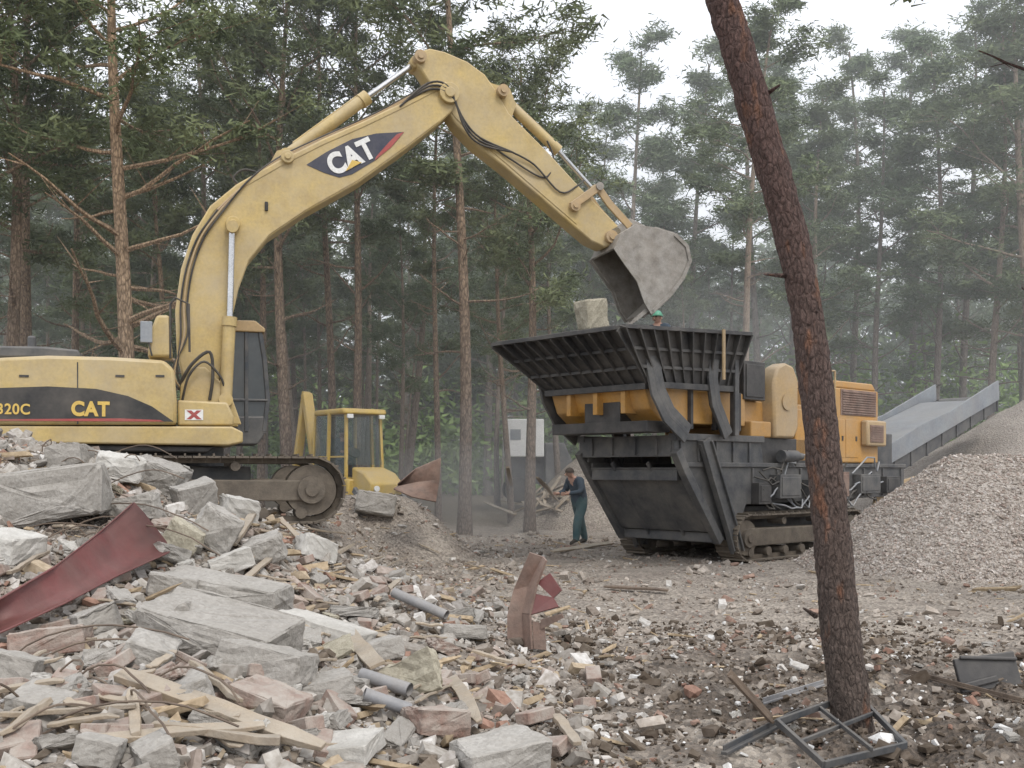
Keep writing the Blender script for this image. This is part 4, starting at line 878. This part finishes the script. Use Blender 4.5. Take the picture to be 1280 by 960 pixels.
# ---------------------------------------------------------------- trees ---
def leaf_tris(C,ln,wd,r):
    n=len(C); d=r.normal(size=(n,3)); d[:,2]=d[:,2]*.6+.25; d/=np.linalg.norm(d,axis=1)[:,None]
    e=r.normal(size=(n,3)); w=np.cross(d,e); w/=np.linalg.norm(w,axis=1)[:,None]
    l=ln*r.uniform(.6,1.3,(n,1)); ww=wd*r.uniform(.6,1.3,(n,1))
    V=np.stack([C-d*l*.4-w*ww,C-d*l*.4+w*ww,C+d*l*.6],1).reshape(-1,3)
    return V,np.arange(3*n).reshape(-1,3)
def pine(seed,H,cs,r0,spread=3.,nl=24,per=60,ln=.27,wf=.10,dead=8,dl=2.0):
    r=random.Random(seed); g=np.random.default_rng(seed); mb=MB()
    N=18; bx,by=r.uniform(-.5,.5),r.uniform(-.5,.5); ph=r.uniform(0,6)
    def tp0(t): return Vector((bx*t*t*1.2+.18*math.sin(ph+t*5),by*t*t+.15*math.cos(ph+t*4),H*t))
    o0=tp0(0)
    tp=lambda t: tp0(t)-Vector((o0.x,o0.y,0))
    rad=lambda t: r0*(1.-.8*t)*(1+.35*math.exp(-t*40))
    mb.tube([tp(i/N)-Vector((0,0,.3 if i==0 else 0)) for i in range(N+1)],[rad(i/N) for i in range(N+1)],12)
    Cs=[]
    def limb(t,L_,az,el,clumps):
        p=tp(t); d=Vector((math.cos(az)*math.cos(el),math.sin(az)*math.cos(el),math.sin(el))); pts=[p]; k=7; dd=d.copy()
        for i in range(k):
            dd+=Vector((r.uniform(-.22,.22),r.uniform(-.22,.22),r.uniform(-.12,.2))); dd.normalize(); pts.append(pts[-1]+dd*L_/k)
        rb=rad(t)*.36*min(1,L_/2.5)+.012
        mb.tube(pts,[rb*(1-.75*i/k) for i in range(k+1)],5)
        if clumps:
            for i in range(3,k+1):
                for q in range(2 if i<5 else 3):
                    o=Vector((r.gauss(0,.40),r.gauss(0,.40),r.gauss(0.05,.18)))*min(1.3,L_/2.2); c=pts[i]+o
                    if r.random()<.6: mb.tube([pts[i-1],c],[rb*.25,.006],3)
                    Cs.append((c,r.uniform(.26,.48)))
        else:
            for i in range(2,k): 
                if r.random()<.6: mb.tube([pts[i],pts[i]+Vector((r.uniform(-.4,.4),r.uniform(-.4,.4),r.uniform(-.2,.4)))*dl*.5],[rb*.3,.005],3)
    for i in range(nl):
        f=i/(nl-1); t=cs/H+(1-cs/H)*f*.97; sh=math.sin(math.pi*min(1,(.25+.75*f)))**.6 if f<.9 else .45
        limb(t,spread*sh*r.uniform(.55,1.3),i*2.4+r.uniform(-.5,.5),r.uniform(-.1,.45)+.6*f,True)
    for i in range(dead): limb(r.uniform(.25,cs/H),r.uniform(.3*dl,dl),r.uniform(0,6.28),r.uniform(-.2,.5),False)
    C=[]
    for c,rr_ in Cs: C.append(g.normal(size=(per,3))*np.array([rr_*.55,rr_*.55,rr_*.26])+np.array(c))
    C=np.vstack(C); V,Fx=leaf_tris(C,ln,ln*wf,g)
    tmp=mb.obj('pine_trunk',barks[0],smooth=True); tm=tmp.data; D.objects.remove(tmp)
    return tm,tri_mesh('pine_crown',V,Fx,[leaves[0]])
VAR=[pine(1,15,7.2,.20,3.2,19,60),pine(2,16.5,8.6,.19,3.0,17,60),pine(3,17.5,7.0,.23,3.6,21,60,dead=14),pine(4,14,7.5,.16,2.6,15,56),pine(5,18,10,.22,3.2,18,60),pine(6,13,4.5,.15,2.6,19,56),
     pine(7,18,9.5,.16,2.3,16,56,dead=12),pine(8,17,6.5,.15,2.2,17,54,dead=10),pine(9,15.5,8.2,.22,3.8,20,62,dead=16,dl=3.6)]
HT=[15,16.5,17.5,14,18,13,18,17,15.5]
def tree(x,y,k,H=None,rz=0,lean=(0,0),haze_band=0,label='tall pine tree with reddish trunk in the wood',rs=1.,group='pine trees of the wood',bk_=None):
    s=(H/HT[k]) if H else 1.
    e=empty('pine_tree',(x,y,hfun(x,y)-.1),0,label=label,cat='tree',group=group); e.rotation_euler=(math.radians(lean[0]),math.radians(lean[1]),rz)
    for nm_,me_,mt in(('trunk',VAR[k][0],bk_ or barks[haze_band]),('crown',VAR[k][1],leaves[haze_band])):
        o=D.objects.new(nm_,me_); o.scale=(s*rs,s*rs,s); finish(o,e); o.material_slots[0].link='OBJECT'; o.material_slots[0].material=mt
tree((155-640)*23/F,23,8,15.5,0.6,(0,0),0,'pale tan pine with wide bare spreading limbs',1.0,bk_=bark_tan)
near=[(12,25,0,15,1,1.0,(0,1)),(40,28,4,17,2,1.,(0,0)),(97,31,1,16,3,.8,(0,0)),(205,30,5,12,4,.9,(0,2)),(250,34,6,18,5,.9,(0,0)),
 (325,31,1,15,1.5,.8,(0,-1)),(362,29,0,15.5,2.5,.95,(0,0)),(415,32,6,18,3.5,.9,(0,1)),(441,29.5,1,16,.7,.8,(0,0)),(500,36,7,12,1.9,.9,(0,0)),(548,31,6,15,2.2,.8,(0,0)),
 (580,27,6,17.5,4.1,1.15,(0,2)),(662,28,0,13,5.2,.9,(0,-3)),(640,33,2,12.5,.2,.7,(0,-2)),(700,36,3,11,1.,1.,(0,-4)),(622,42,7,14,3.3,1.,(0,0)),
 (925,37,6,17.5,2.0,1.1,(0,-5)),(-60,24,2,16,3,1,(0,0)),(300,38,7,15,3,1,(0,0))]
for u,Y,k,H,rz,rs,ln_ in near:
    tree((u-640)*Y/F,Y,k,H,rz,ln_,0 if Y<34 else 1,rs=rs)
rt=random.Random(21)
def hmax(u,Y,vt): return CH+(HV-vt)*Y/F-.3
for u,Y,vt,k,l in ((790,47,60,6,1),(868,50,70,7,-1),(745,58,170,7,1),(948,48,40,6,1),(985,56,100,7,-2),(1028,44,110,7,0),(1062,52,70,6,1),(1100,47,115,7,2),(1135,55,50,6,-1),(1165,46,75,7,-2),(1205,50,35,6,1),(1238,43,50,7,0),(1272,48,20,6,-2),(1300,42,20,2,-2),(710,54,150,7,1),(835,62,190,7,0)):
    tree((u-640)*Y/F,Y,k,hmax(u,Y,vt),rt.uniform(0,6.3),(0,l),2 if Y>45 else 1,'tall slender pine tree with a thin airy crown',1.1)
cnt=0; used=[]
while cnt<76:
    Y=rt.uniform(36,80); u=rt.uniform(-60,1340); x=(u-640)*Y/F
    if any(math.hypot(x-a,Y-b_)<2.2 for a,b_ in used): continue
    if abs(x-.9)<4 and abs(Y-41)<3: continue
    if 600<u<710 and Y<42: continue
    if x>9 and Y<38: continue
    if u>700 and (Y<46 or rt.random()<.4): continue
    H=rt.uniform(13,18)
    if 665<u<900: H=min(H,hmax(u,Y,rt.uniform(260,350)))
    elif 900<=u<1210: H=min(H,hmax(u,Y,rt.uniform(170,280)))
    elif u>=1210: H=min(H,hmax(u,Y,rt.uniform(120,250)))
    elif 430<u<560: H=min(H,hmax(u,Y,rt.uniform(140,240)))
    elif 560<=u<=665: H=min(H,hmax(u,Y,rt.uniform(90,200)))
    if H<8: continue
    used.append((x,Y)); haze_band=1 if Y<52 and u<900 else 2
    if u<450 and Y<60: haze_band=1
    tree(x,Y,rt.choice([0,1,3,5,6,6,7,7]),H,rt.uniform(0,6.3),(rt.uniform(-2,2),rt.uniform(-3,3)),haze_band,label='slender pine tree standing deep in the wood'); cnt+=1
for i in range(20):
    u=rt.uniform(0,700);Y=rt.uniform(33,52)
    if 590<u<710 and Y<43: continue
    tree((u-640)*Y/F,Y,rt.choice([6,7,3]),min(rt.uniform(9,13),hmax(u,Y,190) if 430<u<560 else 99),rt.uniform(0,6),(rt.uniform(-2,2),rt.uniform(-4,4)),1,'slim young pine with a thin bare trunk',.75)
tree(6.95,13.2,4,13.2,2.2,(0,-6.5),0,'dark pine tree leaning at the edge of the site',1.1,bk_=bark_fg)
def wood(name,x0,x1,y0,y1,z0,ztop,n,mt,size,label,seed):
    g=np.random.default_rng(seed); cl=[]
    for i in range(n):
        x=g.uniform(x0,x1);y=g.uniform(y0,y1);u=x/y*F+640; z=z0+(ztop(u,y)-z0)*g.beta(1.1,1.3)
        cl.append(g.normal(size=(26,3))*np.array([1.1,1.1,.6])+np.array([x,y,z]))
    V,Fx=leaf_tris(np.vstack(cl),size,size*.2,g)
    finish(D.objects.new(name,tri_mesh(name,V,Fx,[mt])),kind='stuff',label=label)
wood('distant_wood',-62,-4,62,85,0,lambda u,y:(14.5 if u<430 else 10.5)+3*math.sin(u*.05),2700,leaf_dark,.8,'dark dense far off pine wood',1)
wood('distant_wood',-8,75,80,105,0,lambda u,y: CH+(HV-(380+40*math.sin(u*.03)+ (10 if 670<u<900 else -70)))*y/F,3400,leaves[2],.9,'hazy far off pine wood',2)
wood('undergrowth',3,45,50,57,0,lambda u,y: 6.5+2*math.sin(u*.06),1100,leaf_light,.5,'light green young trees at the edge of the wood',3)
wood('undergrowth',-40,4,52,60,0,lambda u,y: 5+2*math.sin(u*.06),900,leaf_light,.5,'low green undergrowth between the pines',4)
# foreground pine
pts_=[(1069,905,26.5),(1062,870,24.5),(1052,800,23.5),(1043,700,22.5),(1033,600,21.5),(1022,500,20.5),(1010,400,20),(990,300,20),(968,220,20),(945,140,20.5),(922,60,20),(902,0,19),(875,-80,18),(850,-200,17),(830,-400,14)]
bg=ground_at(1069,902); Yt=bg.y; P_=[W(u,v,Yt+.0) for u,v,_ in pts_]; P_[0].z-=.15
ft=empty('pine_tree',bg,0,label='leaning reddish brown pine trunk beside scrap metal',cat='tree')
Q=[];RQ=[]
for i in range(len(P_)-1):
    for k_ in range(14):
        t=k_/14; p0=P_[max(i-1,0)];p1=P_[i];p2=P_[i+1];p3=P_[min(i+2,len(P_)-1)]
        Q.append(.5*((2*p1)+(p2-p0)*t+(2*p0-5*p1+4*p2-p3)*t*t+(3*p1-p0-3*p2+p3)*t**3)-bg); RQ.append((pts_[i][2]*(1-t)+pts_[i+1][2]*t)*Yt/F)
mb=MB(); mb.tube(Q,RQ,48); o=mb.obj('trunk',bark_fg,ft,smooth=True)
for v in o.data.vertices:
    c=v.co; p=Vector((c.x*16,c.y*16,c.z*5)); q_=Vector((c.x*45,c.y*45,c.z*18))
    f=noise.noise(p)*.013+noise.noise(q_)*.011; i=min(range(0,len(Q),4),key=lambda i:abs(Q[i].z-c.z)); d=(c-Q[i]); d.z=0
    if d.length>0: v.co+=d.normalized()*f
for (u,v,du,dv) in ((985,345,-30,-2),(1008,380,14,10),(1020,770,-16,-10),(955,120,20,-14)):
    a=W(u,v,Yt)-bg; b_=W(u+du,v+dv,Yt-.1)-bg; mb=MB(); mb.tube([a,b_],[.02,.006],6); mb.obj('branch_stub',bark_fg,ft,smooth=True)
c_=D.objects.new('crown',VAR[0][1]); c_.scale=(.6,.6,.6); c_.location=Q[-1]-Vector((0,0,7.2*.6)); finish(c_,ft)
# ------------------------------------------------------- dust in the air --
def volmat(name,dens,colr):
    hz=D.materials.new(name); hz.use_nodes=True; nt=hz.node_tree; nt.nodes.clear()
    vo=nn(nt,'ShaderNodeVolumeScatter'); setin(vo,'Color',(*colr,1)); setin(vo,'Density',dens); nt.links.new(vo.outputs[0],nn(nt,'ShaderNodeOutputMaterial').inputs['Volume']); return hz
mb=MB(); mb.bb(-90,90,18.8,112,-1,32)
mb.obj('dusty_air',volmat('dusty_air',.0064,(.975,.985,1)),kind='structure',label='thin dust haze hanging in the wood')
for (x,y,z,a,b_,c_),dn in (((-1.2,22.5,1.0,2.4,1.6,1.3),.05),((-.1,25.6,1.6,2.0,1.2,2.2),.04),((4.2,23.5,4.3,3.0,2.0,1.6),.03)):
    mb=MB(); n=24; vs=[]; 
    for i in range(13):
        ph=math.pi*i/12
        for j in range(n): vs.append((x+a*math.sin(ph)*math.cos(2*math.pi*j/n),y+b_*math.sin(ph)*math.sin(2*math.pi*j/n),z+c_*math.cos(ph)))
    mb.add(vs,[(i*n+j,i*n+(j+1)%n,(i+1)*n+(j+1)%n,(i+1)*n+j) for i in range(12) for j in range(n)])
    mb.obj('dust_cloud',volmat('dust_cloud',dn,(.97,.965,.95)),smooth=True,kind='stuff',label='pale dust drifting beside the crusher')
# --------------------------------------------------------- light, camera --
w=D.worlds.new('World'); bpy.context.scene.world=w; w.use_nodes=True; nt=w.node_tree
sky=nn(nt,'ShaderNodeTexSky',sky_type='NISHITA'); sky.sun_disc=False; sky.sun_elevation=math.radians(52); sky.sun_rotation=math.radians(150); sky.air_density=1.5; sky.dust_density=5
tc=nn(nt,'ShaderNodeTexCoord'); cn=noise_n(nt,tc.outputs['Generated'],2.5,4,.6)
cloud=mixc(nt,ramp(nt,cn,.3,.7),(9.0,9.4,10.2),(10.6,10.8,11.2))
c=mixc(nt,.88,sky.outputs[0],cloud)
nt.links.new(c,nt.nodes['Background'].inputs[0]); setin(nt.nodes['Background'],1,.15)
sd=D.lights.new('sun','SUN'); sd.energy=1.5; sd.angle=math.radians(18); sd.color=(1,.96,.9); so=D.objects.new('sun',sd); col.objects.link(so)
so.rotation_euler=(math.radians(38),0,math.radians(30))
cam=D.cameras.new('camera'); cam.lens=36*F/1280; cam.shift_y=(HV-480)/1280; cam.clip_end=2000; cam.clip_start=.05
co_=D.objects.new('camera',cam); co_.location=(0,0,CH); co_.rotation_euler=(math.pi/2,0,0); col.objects.link(co_)
sc=bpy.context.scene; sc.camera=co_; sc.view_settings.view_transform='Standard'; sc.view_settings.look='None'; sc.view_settings.exposure=0
